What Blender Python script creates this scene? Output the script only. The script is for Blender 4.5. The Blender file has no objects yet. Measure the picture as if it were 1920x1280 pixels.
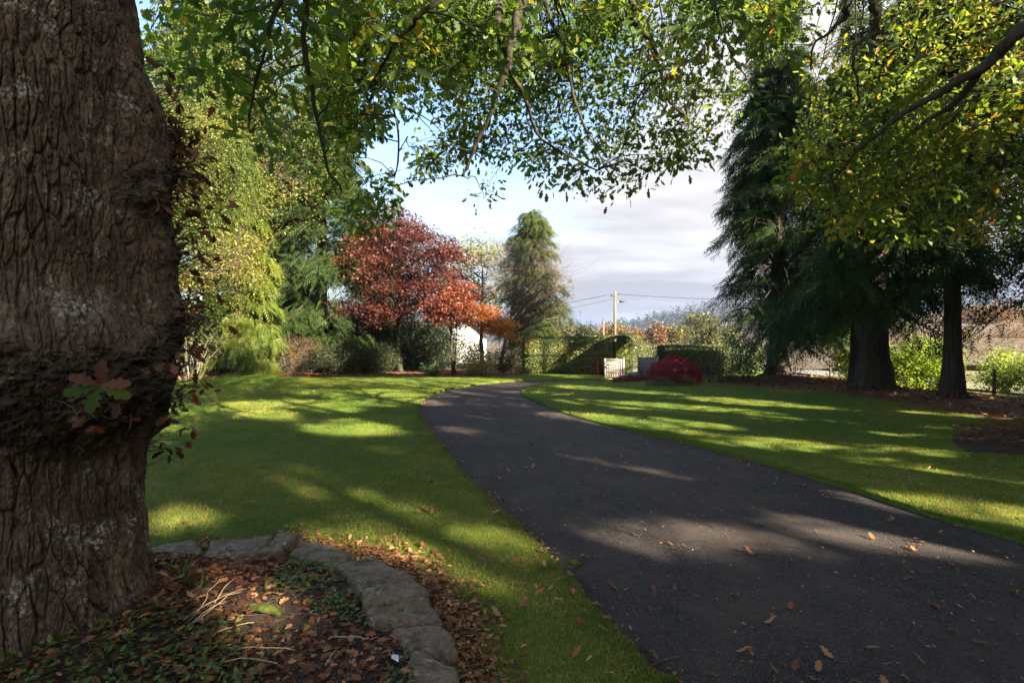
import bpy, math, random
import numpy as np
from mathutils import Vector
from mathutils.geometry import delaunay_2d_cdt

SC = bpy.context.scene
COL = SC.collection
R = math.radians
rng = np.random.default_rng(7)
random.seed(7)

# ------------------------------------------------------------------ camera
CAM_H, FPX, HOR = 1.65, 960.0, 645.0          # eye height, focal length and horizon row for a 1920 px wide frame
cam_d = bpy.data.cameras.new('camera')
cam_d.sensor_width = 36; cam_d.lens = 18
cam_d.shift_y = (HOR-640)/1920
cam_d.clip_start = .05; cam_d.clip_end = 6000
cam = bpy.data.objects.new('camera', cam_d)
cam.location = (0, 0, CAM_H); cam.rotation_euler = (R(90), 0, 0)
COL.objects.link(cam); SC.camera = cam

# ------------------------------------------------------------------ light
SUN_EL, SUN_AZ = 27.0, 45.0                    # from the right, a little behind the camera
to_sun = Vector((math.cos(R(SUN_EL))*math.cos(R(SUN_AZ)), -math.cos(R(SUN_EL))*math.sin(R(SUN_AZ)), math.sin(R(SUN_EL))))
sd = bpy.data.lights.new('sun', 'SUN'); sd.energy = 5.0; sd.angle = R(.53); sd.color = (1, .87, .70)
so = bpy.data.objects.new('sun', sd); so.rotation_euler = to_sun.to_track_quat('Z', 'Y').to_euler(); COL.objects.link(so)

W = bpy.data.worlds.new('World'); SC.world = W; W.use_nodes = True
nt = W.node_tree; nt.nodes.clear()
def wn(t, **k):
    n = nt.nodes.new(t)
    for a, b in k.items(): setattr(n, a, b)
    return n
def wl(a, b): nt.links.new(a, b)
sky = wn('ShaderNodeTexSky', sky_type='NISHITA', sun_disc=False)
sky.sun_elevation = R(SUN_EL); sky.sun_rotation = math.atan2(to_sun.x, to_sun.y)
sky.air_density = 1.0; sky.dust_density = .6; sky.ozone_density = 1.2
tc = wn('ShaderNodeTexCoord')
sep = wn('ShaderNodeSeparateXYZ'); wl(tc.outputs['Generated'], sep.inputs[0])
# clouds: noise on a flat cloud layer (direction divided by its height)
zc = wn('ShaderNodeMath', operation='MAXIMUM'); wl(sep.outputs['Z'], zc.inputs[0]); zc.inputs[1].default_value = .0
za = wn('ShaderNodeMath', operation='ADD'); wl(zc.outputs[0], za.inputs[0]); za.inputs[1].default_value = .16
dv = wn('ShaderNodeVectorMath', operation='DIVIDE'); wl(tc.outputs['Generated'], dv.inputs[0])
cz = wn('ShaderNodeCombineXYZ')
for i in range(3): wl(za.outputs[0], cz.inputs[i])
wl(cz.outputs[0], dv.inputs[1])
cn = wn('ShaderNodeTexNoise'); cn.inputs['Scale'].default_value = .9; cn.inputs['Detail'].default_value = 7; cn.inputs['Roughness'].default_value = .55
mp = wn('ShaderNodeMapping'); mp.inputs['Location'].default_value = (3.1, .4, 0); wl(dv.outputs[0], mp.inputs[0]); wl(mp.outputs[0], cn.inputs['Vector'])
# more cloud to the right and low, clear patch up on the left
bx = wn('ShaderNodeMath', operation='MULTIPLY_ADD'); wl(sep.outputs['X'], bx.inputs[0]); bx.inputs[1].default_value = .75; bx.inputs[2].default_value = .39
bz = wn('ShaderNodeMath', operation='MULTIPLY_ADD'); wl(sep.outputs['Z'], bz.inputs[0]); bz.inputs[1].default_value = -.85; wl(bx.outputs[0], bz.inputs[2])
by = wn('ShaderNodeMath', operation='MULTIPLY_ADD'); wl(sep.outputs['Y'], by.inputs[0]); by.inputs[1].default_value = -.28; by.inputs[2].default_value = .20
b2 = wn('ShaderNodeMath', operation='ADD'); wl(by.outputs[0], b2.inputs[0]); wl(bz.outputs[0], b2.inputs[1])
ad = wn('ShaderNodeMath', operation='ADD'); wl(cn.outputs['Fac'], ad.inputs[0]); wl(b2.outputs[0], ad.inputs[1])
cr = wn('ShaderNodeValToRGB'); wl(ad.outputs[0], cr.inputs[0])
cr.color_ramp.elements[0].position = .42; cr.color_ramp.elements[0].color = (0, 0, 0, 1)
cr.color_ramp.elements[1].position = .68; cr.color_ramp.elements[1].color = (1, 1, 1, 1)
cn2 = wn('ShaderNodeTexNoise'); cn2.inputs['Scale'].default_value = 1.5; cn2.inputs['Detail'].default_value = 5
mp2 = wn('ShaderNodeMapping'); mp2.inputs['Location'].default_value = (7.7, 2.1, 0); mp2.inputs['Scale'].default_value = (.8, 1.6, 1); wl(dv.outputs[0], mp2.inputs[0]); wl(mp2.outputs[0], cn2.inputs['Vector'])
zb = wn('ShaderNodeMath', operation='MULTIPLY_ADD'); wl(sep.outputs['Z'], zb.inputs[0]); zb.inputs[1].default_value = 1.0; zb.inputs[2].default_value = -.19
zm = wn('ShaderNodeMath', operation='ADD'); wl(zb.outputs[0], zm.inputs[0]); wl(cn2.outputs['Fac'], zm.inputs[1])
cc = wn('ShaderNodeValToRGB'); wl(zm.outputs[0], cc.inputs[0])
cc.color_ramp.elements[0].position = .34; cc.color_ramp.elements[0].color = (1.42, 1.41, 1.46, 1)
cc.color_ramp.elements[1].position = .62; cc.color_ramp.elements[1].color = (2.35, 2.3, 2.3, 1)
mx = wn('ShaderNodeMixRGB'); wl(cr.outputs[0], mx.inputs[0]); wl(sky.outputs[0], mx.inputs[1]); wl(cc.outputs[0], mx.inputs[2])
bg = wn('ShaderNodeBackground'); bg.inputs['Strength'].default_value = .05; wl(mx.outputs[0], bg.inputs[0])
wo = wn('ShaderNodeOutputWorld'); wl(bg.outputs[0], wo.inputs[0])

SC.view_settings.view_transform = 'Standard'; SC.view_settings.look = 'None'
SC.view_settings.gamma = 1; SC.view_settings.use_curve_mapping = False
SC.view_settings.exposure = 3.12
SC.render.engine = 'CYCLES'
SC.cycles.max_bounces = 6; SC.cycles.diffuse_bounces = 3; SC.cycles.transmission_bounces = 4
SC.cycles.sample_clamp_indirect = 4

# ------------------------------------------------------------------ pixel -> world
def P(px, py, d): return np.array(((px-960)/FPX*d, d, CAM_H-(py-HOR)/FPX*d))
def G(px, py, z=0.):
    d = FPX*(CAM_H-z)/(py-HOR); return np.array(((px-960)/FPX*d, d, z))

# ------------------------------------------------------------------ numpy noise
def _hash(ix, iy, iz, s):
    h = (ix*374761393 + iy*668265263 + iz*2147483647 + s*1274126177) & 0xffffffff
    h = ((h ^ (h >> 13))*1274126177) & 0xffffffff
    h = ((h ^ (h >> 16))*2246822519) & 0xffffffff
    return ((h ^ (h >> 15)) & 0xffffff)/float(0xffffff)
def vnoise(x, y, z=None, s=0):
    x = np.asarray(x, float); y = np.asarray(y, float); z = np.zeros_like(x) if z is None else np.asarray(z, float)
    ix, iy, iz = (np.floor(a).astype(np.int64) for a in (x, y, z))
    fx, fy, fz = x-ix, y-iy, z-iz
    fx, fy, fz = (a*a*(3-2*a) for a in (fx, fy, fz))
    r = 0
    for a in (0, 1):
        for b in (0, 1):
            for c in (0, 1):
                r = r + _hash(ix+a, iy+b, iz+c, s)*(fx if a else 1-fx)*(fy if b else 1-fy)*(fz if c else 1-fz)
    return r
def fbm(x, y, z=None, o=4, s=0, g=.5):
    t, a, n = 0, 1., 0
    for i in range(o):
        f = 2**i
        t = t + a*vnoise(np.asarray(x)*f, np.asarray(y)*f, None if z is None else np.asarray(z)*f, s+i*17); n += a; a *= g
    return t/n
def worley(x, y, s=0):
    ix, iy = np.floor(x).astype(np.int64), np.floor(y).astype(np.int64)
    f1 = np.full(x.shape, 9.); f2 = f1.copy()
    for a in (-1, 0, 1):
        for b in (-1, 0, 1):
            cx, cy = ix+a, iy+b; k = np.zeros_like(cx)
            d = np.hypot(cx+_hash(cx, cy, k, s)-x, cy+_hash(cx, cy, k, s+5)-y)
            f2 = np.minimum(f2, np.maximum(f1, d)); f1 = np.minimum(f1, d)
    return f1, f2
def sstep(a, b, x):
    t = np.clip((np.asarray(x, float)-a)/(b-a), 0, 1); return t*t*(3-2*t)
def norm(v): return v/np.maximum(np.linalg.norm(v, axis=-1, keepdims=True), 1e-9)
def U(a, b, n=None): return rng.uniform(a, b, n)

# ------------------------------------------------------------------ mesh building
def link(o, parent=None):
    COL.objects.link(o)
    if parent is not None: o.parent = parent
    return o
class Acc:
    """collects vertices and faces of one mesh, with a tint value per vertex"""
    def __init__(s): s.V = []; s.F = []; s.T = []; s.n = 0
    def add(s, V, F, t=.5):
        V = np.asarray(V, float).reshape(-1, 3)
        for f in (F if isinstance(F, (list, tuple)) else [F]):
            if len(f): s.F.append(np.asarray(f, np.int64)+s.n)
        s.V.append(V); s.T.append(np.broadcast_to(np.asarray(t, float), (len(V),)) if np.ndim(t) == 0 else np.asarray(t, float)); s.n += len(V)
    def tube(s, pts, rad, sides=7, t=.5, cap=True):
        pts = np.asarray(pts, float); n = len(pts); rad = np.broadcast_to(np.asarray(rad, float), (n,))
        tan = norm(np.gradient(pts, axis=0))
        ref = np.array((0., 0., 1.)) if abs(tan[:, 2]).mean() < .8 else np.array((1., 0., 0.))
        u = norm(np.cross(tan, ref)); v = np.cross(tan, u)
        a = np.arange(sides)*2*math.pi/sides
        V = pts[:, None]+rad[:, None, None]*(u[:, None]*np.cos(a)[None, :, None]+v[:, None]*np.sin(a)[None, :, None])
        i = np.arange(n-1)[:, None]*sides; j = np.arange(sides)[None]; k = (j+1) % sides
        F = [np.stack((i+j, i+k, i+sides+k, i+sides+j), -1).reshape(-1, 4)]
        V = V.reshape(-1, 3)
        if cap:
            V = np.vstack((V, pts[:1], pts[-1:])); j = np.arange(sides); k = (j+1) % sides
            F.append(np.vstack((np.stack((k, j, np.full(sides, n*sides)), -1), np.stack(((n-1)*sides+j, (n-1)*sides+k, np.full(sides, n*sides+1)), -1))))
        s.add(V, F, t)
    def twigs(s, A, B, r0, r1, sag=.08, t=.5, k=4):
        """many thin curved three-sided twigs from A[i] to B[i]"""
        A, B = np.asarray(A, float), np.asarray(B, float); n = len(A)
        if not n: return
        r0 = np.broadcast_to(r0, (n,)); r1 = np.broadcast_to(r1, (n,))
        L = np.linalg.norm(B-A, axis=1); ts = np.linspace(0, 1, k)
        bend = rng.normal(0, 1, (n, 3))*L[:, None]*.09; bend[:, 2] += sag*L
        pts = A[:, None]*(1-ts)[None, :, None]+B[:, None]*ts[None, :, None]+bend[:, None]*(4*ts*(1-ts))[None, :, None]
        d = norm(B-A); ref = np.where(np.abs(d[:, 2:3]) < .8, np.array([[0, 0, 1.]]), np.array([[1., 0, 0]]))
        u = norm(np.cross(d, ref)); v = np.cross(d, u)
        a = np.arange(3)*2*math.pi/3
        ring = u[:, None]*np.cos(a)[None, :, None]+v[:, None]*np.sin(a)[None, :, None]
        rr = r0[:, None]*(1-ts)+r1[:, None]*ts
        V = pts[:, :, None]+rr[:, :, None, None]*ring[:, None]
        base = np.arange(n)[:, None, None]*(3*k); i = np.arange(k-1)[None, :, None]*3; j = np.arange(3)[None, None]; jj = (j+1) % 3
        F = np.stack((base+i+j, base+i+jj, base+i+3+jj, base+i+3+j), -1).reshape(-1, 4)
        s.add(V.reshape(-1, 3), F, t)
    def leaves(s, pos, d, nor, size, tpl, tint):
        pos = np.asarray(pos, float); n = len(pos)
        if not n: return
        d = norm(d); side = norm(np.cross(nor, d)); up = np.cross(d, side)
        size = np.broadcast_to(size, (n,)); tv, tf = tpl; K = len(tv)
        V = pos[:, None]+size[:, None, None]*(d[:, None]*tv[None, :, :1]+side[:, None]*tv[None, :, 1:2]+up[:, None]*tv[None, :, 2:3])
        off = np.arange(n)[:, None, None]*K
        F = [(off+f[None]).reshape(-1, f.shape[1]) for f in tf]
        s.add(V.reshape(-1, 3), F, np.repeat(np.broadcast_to(tint, (n,)), K))
    def mesh(s, name, mat, smooth=False):
        m = bpy.data.meshes.new(name)
        V = np.vstack(s.V) if s.V else np.zeros((0, 3))
        m.vertices.add(len(V)); m.vertices.foreach_set('co', V.astype(np.float32).ravel())
        tot = np.concatenate([np.full(len(f), f.shape[1]) for f in s.F]); lp = np.concatenate([f.ravel() for f in s.F])
        m.loops.add(len(lp)); m.loops.foreach_set('vertex_index', lp.astype(np.int32))
        m.polygons.add(len(tot)); st = np.concatenate(([0], np.cumsum(tot)[:-1]))
        m.polygons.foreach_set('loop_start', st.astype(np.int32))
        if smooth: m.polygons.foreach_set('use_smooth', np.ones(len(tot), bool))
        at = m.attributes.new('tint', 'FLOAT', 'POINT'); at.data.foreach_set('value', np.concatenate(s.T).astype(np.float32))
        m.update(calc_edges=True); m.materials.append(mat)
        return m
    def build(s, name, mat, parent=None, smooth=False):
        return link(bpy.data.objects.new(name, s.mesh(name, mat, smooth)), parent)

def tag(o, label=None, cat=None, group=None, kind=None):
    if label: o['label'] = label
    if cat: o['category'] = cat
    if group: o['group'] = group
    if kind: o['kind'] = kind
    return o
def thing(name, label, cat, loc=(0, 0, 0), group=None):
    o = link(bpy.data.objects.new(name, None)); o.empty_display_size = .3
    o.location = [float(c) for c in loc]
    return tag(o, label, cat, group)
def child(acc, name, mat, root, smooth=False):
    """build a part from world-space vertices under a thing whose Empty stands at its base"""
    l = np.array(root.location); acc.V = [v-l for v in acc.V]
    return acc.build(name, mat, root, smooth)

# ------------------------------------------------------------------ leaf shapes: (along, side, up)
def lobed(out, curl=.15, fold=.2):
    al = np.array([a for a, _ in out]); w = np.array([b for _, b in out]); n = len(out)
    V = [(a, 0, -curl*a*a) for a in al]+[(a, b, fold*b-curl*a*a) for a, b in out]+[(a, -b, fold*b-curl*a*a) for a, b in out]
    F = []
    for i in range(n-1): F += [(i, i+1, n+i+1, n+i), (i+1, i, 2*n+i, 2*n+i+1)]
    return np.array(V, float), [np.array(F)]
OAK = lobed([(0, .012), (.18, .17), (.30, .10), (.5, .31), (.62, .17), (.8, .25), (1, .03)])
OAKBIG = lobed([(-.12, .012), (0, .02), (.1, .06), (.2, .15), (.29, .08), (.38, .2), (.45, .24), (.52, .13), (.64, .27), (.7, .26), (.76, .15), (.86, .17), (.94, .13), (1, .02)])
LEAF = (np.array(((0, 0, 0), (.45, .26, .05), (1, 0, -.1), (.45, -.26, .05))), [np.array(((0, 1, 2), (0, 2, 3)))])
BLADE4 = (np.array(((0, .03, 0), (0, -.03, 0), (1, 0, -.1))), [np.array(((0, 1, 2),))])
def star():
    V = [(0, 0, 0)]; 
    for i in range(11):
        a = -2.5+5.0*i/10; r = (.62 if i % 2 else .28) if i not in (5,) else .75
        if i == 5: r = .72
        if i in (0, 10): r = .3
        V.append((r*math.cos(a)+.1, r*math.sin(a), -.12*r*r))
    return np.array(V), [np.array([(0, i, i+1) for i in range(1, 11)])]
MAPLE = star()
def frond(n=5, w=.3):
    V, F = [], []
    for k in range(n):
        t = .05+.8*k/(n-1)
        for sg in (-1, 1):
            b = len(V); L = w*(1-.62*t)
            V += [(t, 0, -.18*t*t), (t+.09, 0, -.18*t*t), (t+.24, sg*L, -.22*(t+.2)**2)]; F.append((b, b+1, b+2) if sg > 0 else (b+1, b, b+2))
    b = len(V); V += [(0, .02, 0), (0, -.02, 0), (1.05, 0, -.24)]; F.append((b, b+1, b+2))
    return np.array(V), [np.array(F)]
FROND = frond(); FROND3 = frond(3, .36)

# ------------------------------------------------------------------ materials
def mat(name):
    m = bpy.data.materials.new(name); m.use_nodes = True
    n = m.node_tree.nodes; b = n['Principled BSDF']; b.inputs['Roughness'].default_value = .85
    b.inputs['Specular IOR Level'].default_value = .25
    return m, m.node_tree, b
def node(t, ty, **k):
    n = t.nodes.new(ty)
    for a, v in k.items():
        if a in n.inputs: n.inputs[a].default_value = v
        else: setattr(n, a, v)
    return n
def ramp(t, stops, src=None):
    r = node(t, 'ShaderNodeValToRGB'); e = r.color_ramp.elements
    while len(e) < len(stops): e.new(.5)
    for el, (p, c) in zip(e, stops): el.position = p; el.color = (*c, 1)
    if src is not None: t.links.new(src, r.inputs[0])
    return r
def noise(t, scale, detail=4, rough=.55, stretch=None, vec=None):
    n = node(t, 'ShaderNodeTexNoise', Scale=scale, Detail=detail, Roughness=rough)
    co = vec if vec is not None else node(t, 'ShaderNodeTexCoord').outputs['Object']
    if stretch:
        m = node(t, 'ShaderNodeMapping'); m.inputs['Scale'].default_value = stretch; t.links.new(co, m.inputs[0]); co = m.outputs[0]
    t.links.new(co, n.inputs['Vector'])
    return n
def bump(t, b, src, strength=.5, dist=.02, prev=None):
    n = node(t, 'ShaderNodeBump', Strength=strength, Distance=dist); t.links.new(src, n.inputs['Height'])
    if prev is not None: t.links.new(prev.outputs[0], n.inputs['Normal'])
    t.links.new(n.outputs[0], b.inputs['Normal']); return n
def mixc(t, fac, a, b, mode='MIX'):
    m = node(t, 'ShaderNodeMixRGB', blend_type=mode)
    for s, i in ((fac, 0), (a, 1), (b, 2)):
        if hasattr(s, 'links'): t.links.new(s, m.inputs[i])
        elif i == 0: m.inputs[0].default_value = s
        else: m.inputs[i].default_value = (*s, 1)
    return m
def foliage(name, stops, transl=.4, boost=1.6, rough=.5, spec=.3):
    """leaf material: colour of each leaf from its tint, part of the light passes through"""
    m, t, b = mat(name)
    a = node(t, 'ShaderNodeAttribute', attribute_name='tint')
    r = ramp(t, stops, a.outputs['Fac']); t.links.new(r.outputs[0], b.inputs['Base Color'])
    b.inputs['Roughness'].default_value = rough; b.inputs['Specular IOR Level'].default_value = spec
    tr = node(t, 'ShaderNodeBsdfTranslucent')
    mm = mixc(t, 1, r.outputs[0], (boost, boost*.95, boost*.6), 'MULTIPLY'); t.links.new(mm.outputs[0], tr.inputs[0])
    mx = node(t, 'ShaderNodeMixShader'); mx.inputs[0].default_value = transl
    t.links.new(b.outputs[0], mx.inputs[1]); t.links.new(tr.outputs[0], mx.inputs[2])
    t.links.new(mx.outputs[0], t.nodes['Material Output'].inputs[0])
    return m
def plain(name, col, var=.3, scale=6, rough=.85, bmp=.3, dist=.01, stretch=None, spec=.25):
    m, t, b = mat(name)
    n = noise(t, scale, 5, .6, stretch)
    c0 = tuple(c*(1-var) for c in col); c1 = tuple(c*(1+var) for c in col)
    r = ramp(t, [(.3, c0), (.7, c1)], n.outputs['Fac']); t.links.new(r.outputs[0], b.inputs['Base Color'])
    b.inputs['Roughness'].default_value = rough; b.inputs['Specular IOR Level'].default_value = spec
    if bmp: bump(t, b, n.outputs['Fac'], bmp, dist)
    return m

M = {}
M['oak_leaf'] = foliage('oak_leaf', [(0, (.024, .050, .010)), (.4, (.046, .085, .012)), (.68, (.105, .145, .014)), (.8, (.22, .19, .015)), (.9, (.28, .11, .015)), (1, (.16, .045, .012))], .55, 2.2)
M['oak_leaf_gold'] = foliage('oak_leaf_gold', [(0, (.028, .054, .010)), (.35, (.056, .095, .012)), (.65, (.135, .165, .014)), (.8, (.27, .20, .015)), (.9, (.34, .12, .012)), (1, (.17, .05, .012))], .5, 2.0)
M['yellow_leaf'] = foliage('yellow_leaf', [(0, (.030, .055, .010)), (.4, (.075, .105, .014)), (.75, (.18, .17, .024)), (.95, (.22, .12, .03)), (1, (.20, .045, .02))], .4, 1.6)
M['lime_cypress'] = foliage('lime_cypress', [(0, (.020, .042, .009)), (.5, (.065, .100, .012)), (1, (.17, .18, .022))], .3, 1.5)
M['dark_conifer'] = foliage('dark_conifer', [(0, (.018, .038, .011)), (.6, (.038, .068, .017)), (.85, (.075, .088, .02)), (1, (.10, .065, .025))], .2, 1.4, .75, .12)
M['green_conifer'] = foliage('green_conifer', [(0, (.014, .028, .008)), (.6, (.032, .055, .013)), (1, (.08, .095, .022))], .22, 1.4, .7, .15)
M['red_maple'] = foliage('red_maple', [(0, (.020, .008, .007)), (.4, (.046, .012, .010)), (.74, (.110, .024, .015)), (.92, (.14, .05, .018)), (1, (.05, .055, .016))], .3, 1.4)
M['orange_maple'] = foliage('orange_maple', [(0, (.10, .028, .018)), (.5, (.23, .065, .022)), (1, (.40, .17, .03))], .4, 1.6)
M['crimson'] = foliage('crimson', [(0, (.09, .008, .012)), (.6, (.20, .014, .018)), (1, (.32, .04, .03))], .35, 1.6)
M['hedge_leaf'] = foliage('hedge_leaf', [(0, (.045, .075, .018)), (.45, (.10, .13, .03)), (.7, (.18, .20, .045)), (.86, (.27, .22, .055)), (1, (.28, .14, .05))], .25, 1.4, .35, .5)
M['hedge_green'] = foliage('hedge_green', [(0, (.03, .06, .014)), (.6, (.07, .115, .02)), (1, (.16, .20, .025))], .3, 1.5, .4, .5)
M['shrub_dark'] = foliage('shrub_dark', [(0, (.018, .03, .012)), (.6, (.036, .052, .016)), (1, (.085, .085, .022))], .25, 1.4)
M['shrub_brown'] = foliage('shrub_brown', [(0, (.055, .032, .016)), (.6, (.12, .07, .024)), (1, (.18, .115, .035))], .3, 1.5)
M['shrub_lime'] = foliage('shrub_lime', [(0, (.05, .10, .012)), (.6, (.13, .21, .018)), (1, (.26, .28, .025))], .45, 1.8)
M['shrub_pale'] = foliage('shrub_pale', [(0, (.12, .13, .04)), (.6, (.24, .22, .06)), (1, (.34, .26, .09))], .3, 1.4)
M['fern_green'] = foliage('fern_green', [(0, (.03, .085, .04)), (1, (.10, .19, .06))], .35, 1.5)
M['far_leaf'] = foliage('far_leaf', [(0, (.03, .04, .014)), (.3, (.062, .070, .020)), (.5, (.11, .10, .024)), (.7, (.14, .088, .027)), (.86, (.145, .058, .02)), (1, (.11, .070, .05))], .3, 1.4)
M['wood_leaf'] = foliage('wood_leaf', [(0, (.020, .038, .026)), (.35, (.035, .055, .03)), (.55, (.08, .075, .035)), (.8, (.12, .075, .04)), (1, (.10, .07, .055))], .2, 1.3)
M['litter'] = foliage('litter', [(0, (.055, .022, .012)), (.4, (.16, .06, .025)), (.75, (.27, .12, .045)), (1, (.40, .22, .10))], .2, 1.3, .6)
M['cover_leaf'] = foliage('cover_leaf', [(0, (.03, .07, .012)), (.6, (.07, .13, .02)), (1, (.14, .19, .03))], .35, 1.6, .4, .5)
M['moss'] = plain('moss', (.06, .075, .012), .5, 40, .95, .8, .01)
M['straw'] = plain('straw', (.42, .32, .20), .25, 30, .7, .1)
M['twig'] = plain('twig', (.10, .075, .055), .4, 30, .85, .4, .004)
M['pale_twig'] = plain('pale_twig', (.26, .22, .16), .3, 20, .8, .3, .004)
M['grey_twig'] = plain('grey_twig', (.11, .088, .068), .3, 20, .85, .3, .004)
M['bark'] = plain('bark', (.075, .055, .040), .45, 9, .9, .8, .03, (3, 3, .6))
M['mossy_bark'] = plain('mossy_bark', (.034, .030, .017), .5, 8, .95, .8, .02, (2, 2, 1))
M['red_bark'] = plain('red_bark', (.040, .030, .022), .6, 7, .9, 1.0, .05, (4, 4, .35))
M['white_wall'] = plain('white_wall', (.72, .71, .68), .06, 2, .8, .1)
M['slate'] = plain('slate', (.10, .10, .11), .3, 3, .6, .2)
M['gate_wood'] = plain('gate_wood', (.25, .22, .185), .22, 6, .8, .3, .005, (6, 6, .5))
M['gate_dark'] = plain('gate_dark', (.16, .165, .17), .25, 6, .7, .3, .005, (6, 6, .5))
M['iron'] = plain('iron', (.03, .03, .03), .3, 10, .5, .1)
M['pole_wood'] = plain('pole_wood', (.11, .088, .062), .25, 4, .85, .3, .01, (5, 5, .3))
M['metal'] = plain('metal', (.35, .36, .37), .1, 4, .4, 0)
M['wire'] = plain('wire', (.03, .03, .035), .1, 4, .6, 0)
M['red_paint'] = plain('red_paint', (.22, .018, .016), .2, 5, .5, .1)
M['white_scrap'] = plain('white_scrap', (.75, .74, .72), .1, 30, .7, .3)

# bark of the great oak: grey-brown plates with lichen and moss
m, t, b = mat('oak_bark')
n1 = noise(t, 5, 6, .65, (2.5, 2.5, .8)); n2 = noise(t, 60, 5, .7, (1, 1, .5))
r1 = ramp(t, [(.3, (.062, .041, .026)), (.5, (.125, .087, .058)), (.7, (.21, .158, .112))], n1.outputs['Fac'])
n3 = noise(t, 6, 3, .5); n4 = noise(t, 48, 4, .75)
l1 = ramp(t, [(.56, (0, 0, 0)), (.66, (1, 1, 1))], n3.outputs['Fac']); l2 = ramp(t, [(.50, (0, 0, 0)), (.56, (1, 1, 1))], n4.outputs['Fac'])
lf = mixc(t, 1, l1.outputs[0], l2.outputs[0], 'MULTIPLY')
c1 = mixc(t, lf.outputs[0], r1.outputs[0], (.36, .36, .30))
at = node(t, 'ShaderNodeAttribute', attribute_name='tint')
c2 = mixc(t, at.outputs['Fac'], c1.outputs[0], (.034, .026, .015))
gr = ramp(t, [(.34, (.42, .41, .40)), (.66, (1.45, 1.45, 1.45))], n2.outputs['Fac'])
c3 = mixc(t, 1, c2.outputs[0], gr.outputs[0], 'MULTIPLY'); t.links.new(c3.outputs[0], b.inputs['Base Color'])
bp = bump(t, b, n2.outputs['Fac'], .9, .012); b.inputs['Roughness'].default_value = .9
M['oak_bark'] = m

# tarmac
m, t, b = mat('tarmac')
g1 = node(t, 'ShaderNodeTexVoronoi', Scale=105.); t.links.new(node(t, 'ShaderNodeTexCoord').outputs['Object'], g1.inputs['Vector'])
sp = node(t, 'ShaderNodeSeparateColor'); t.links.new(g1.outputs['Color'], sp.inputs[0])
g2 = noise(t, 210, 3, .8); d1 = noise(t, .7, 5, .6); d2 = noise(t, 3.2, 6, .7, (1, .55, 1))
gm = mixc(t, .4, sp.outputs[0], g2.outputs['Fac'])
base = ramp(t, [(.18, (.005, .0045, .004)), (.5, (.020, .017, .0145)), (.74, (.056, .045, .037)), (.88, (.18, .145, .115))], gm.outputs[0])
dm = mixc(t, 1, d1.outputs['Fac'], d2.outputs['Fac'], 'MULTIPLY')
df = ramp(t, [(.17, (0, 0, 0)), (.37, (.66, .66, .66))], dm.outputs[0])
cA = mixc(t, df.outputs[0], base.outputs[0], (.088, .062, .043)); t.links.new(cA.outputs[0], b.inputs['Base Color'])
b1 = bump(t, b, g1.outputs['Distance'], 1.0, -.02); bump(t, b, g2.outputs['Fac'], .5, .006, b1)
b.inputs['Roughness'].default_value = .78; b.inputs['Specular IOR Level'].default_value = .35
M['tarmac'] = m
# lawn turf under and between the blades
m, t, b = mat('turf')
n1 = noise(t, .35, 5, .6); n2 = noise(t, 9, 6, .75); n3 = noise(t, 70, 3, .8)
mm = mixc(t, .45, n1.outputs['Fac'], n2.outputs['Fac'])
r1 = ramp(t, [(.34, (.05, .09, .012)), (.5, (.09, .13, .016)), (.66, (.17, .15, .03))], mm.outputs[0])
r3 = ramp(t, [(.3, (.55, .55, .55)), (.7, (1.4, 1.4, 1.4))], n3.outputs['Fac'])
c = mixc(t, 1, r1.outputs[0], r3.outputs[0], 'MULTIPLY'); t.links.new(c.outputs[0], b.inputs['Base Color'])
bp = bump(t, b, n3.outputs['Fac'], .9, .03); bump(t, b, n2.outputs['Fac'], .5, .05, bp); b.inputs['Specular IOR Level'].default_value = .1
M['turf'] = m
M['blade'] = foliage('blade', [(0, (.042, .098, .010)), (.4, (.095, .155, .016)), (.7, (.19, .19, .026)), (1, (.34, .25, .08))], .35, 1.7, .5, .2)
# soil, mulch, field, hill
def earth(name, cols, s1=3, s2=40, bm=.8, dist=.03):
    m, t, b = mat(name)
    a = noise(t, s1, 6, .7); c = noise(t, s2, 5, .75)
    f = mixc(t, .55, a.outputs['Fac'], c.outputs['Fac'])
    r = ramp(t, [(.33, cols[0]), (.5, cols[1]), (.66, cols[2])], f.outputs[0]); t.links.new(r.outputs[0], b.inputs['Base Color'])
    bump(t, b, c.outputs['Fac'], bm, dist); return m
M['soil'] = earth('soil', [(.018, .012, .008), (.042, .028, .018), (.085, .05, .028)], 5, 60)
M['mulch'] = earth('mulch', [(.04, .018, .010), (.11, .05, .026), (.21, .10, .05)], 2, 30)
M['stone'] = earth('stone', [(.06, .043, .026), (.15, .112, .072), (.29, .225, .152)], 6, 34, .9, .02)
m_ = M['stone']; t_ = m_.node_tree; b_n = t_.nodes['Principled BSDF']; lk = b_n.inputs['Base Color'].links[0].from_socket
na = noise(t_, 7, 5, .7); ra = ramp(t_, [(.54, (0, 0, 0)), (.62, (1, 1, 1))], na.outputs['Fac']); mxa = mixc(t_, ra.outputs[0], lk, (.050, .052, .018))
nb_ = noise(t_, 19, 4, .6); rb_ = ramp(t_, [(.64, (0, 0, 0)), (.67, (1, 1, 1))], nb_.outputs['Fac']); mxb = mixc(t_, rb_.outputs[0], mxa.outputs[0], (.30, .29, .24)); t_.links.new(mxb.outputs[0], b_n.inputs['Base Color'])
M['field'] = earth('field', [(.042, .030, .019), (.070, .052, .032), (.105, .08, .05)], .05, .8, .3, .1)
M['hill'] = earth('hill', [(.025, .03, .016), (.045, .042, .022), (.075, .06, .03)], .01, .08, .3, .3)
M['ground'] = earth('ground', [(.07, .06, .03), (.12, .10, .05), (.17, .14, .07)], .2, 3, .4, .05)
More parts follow.
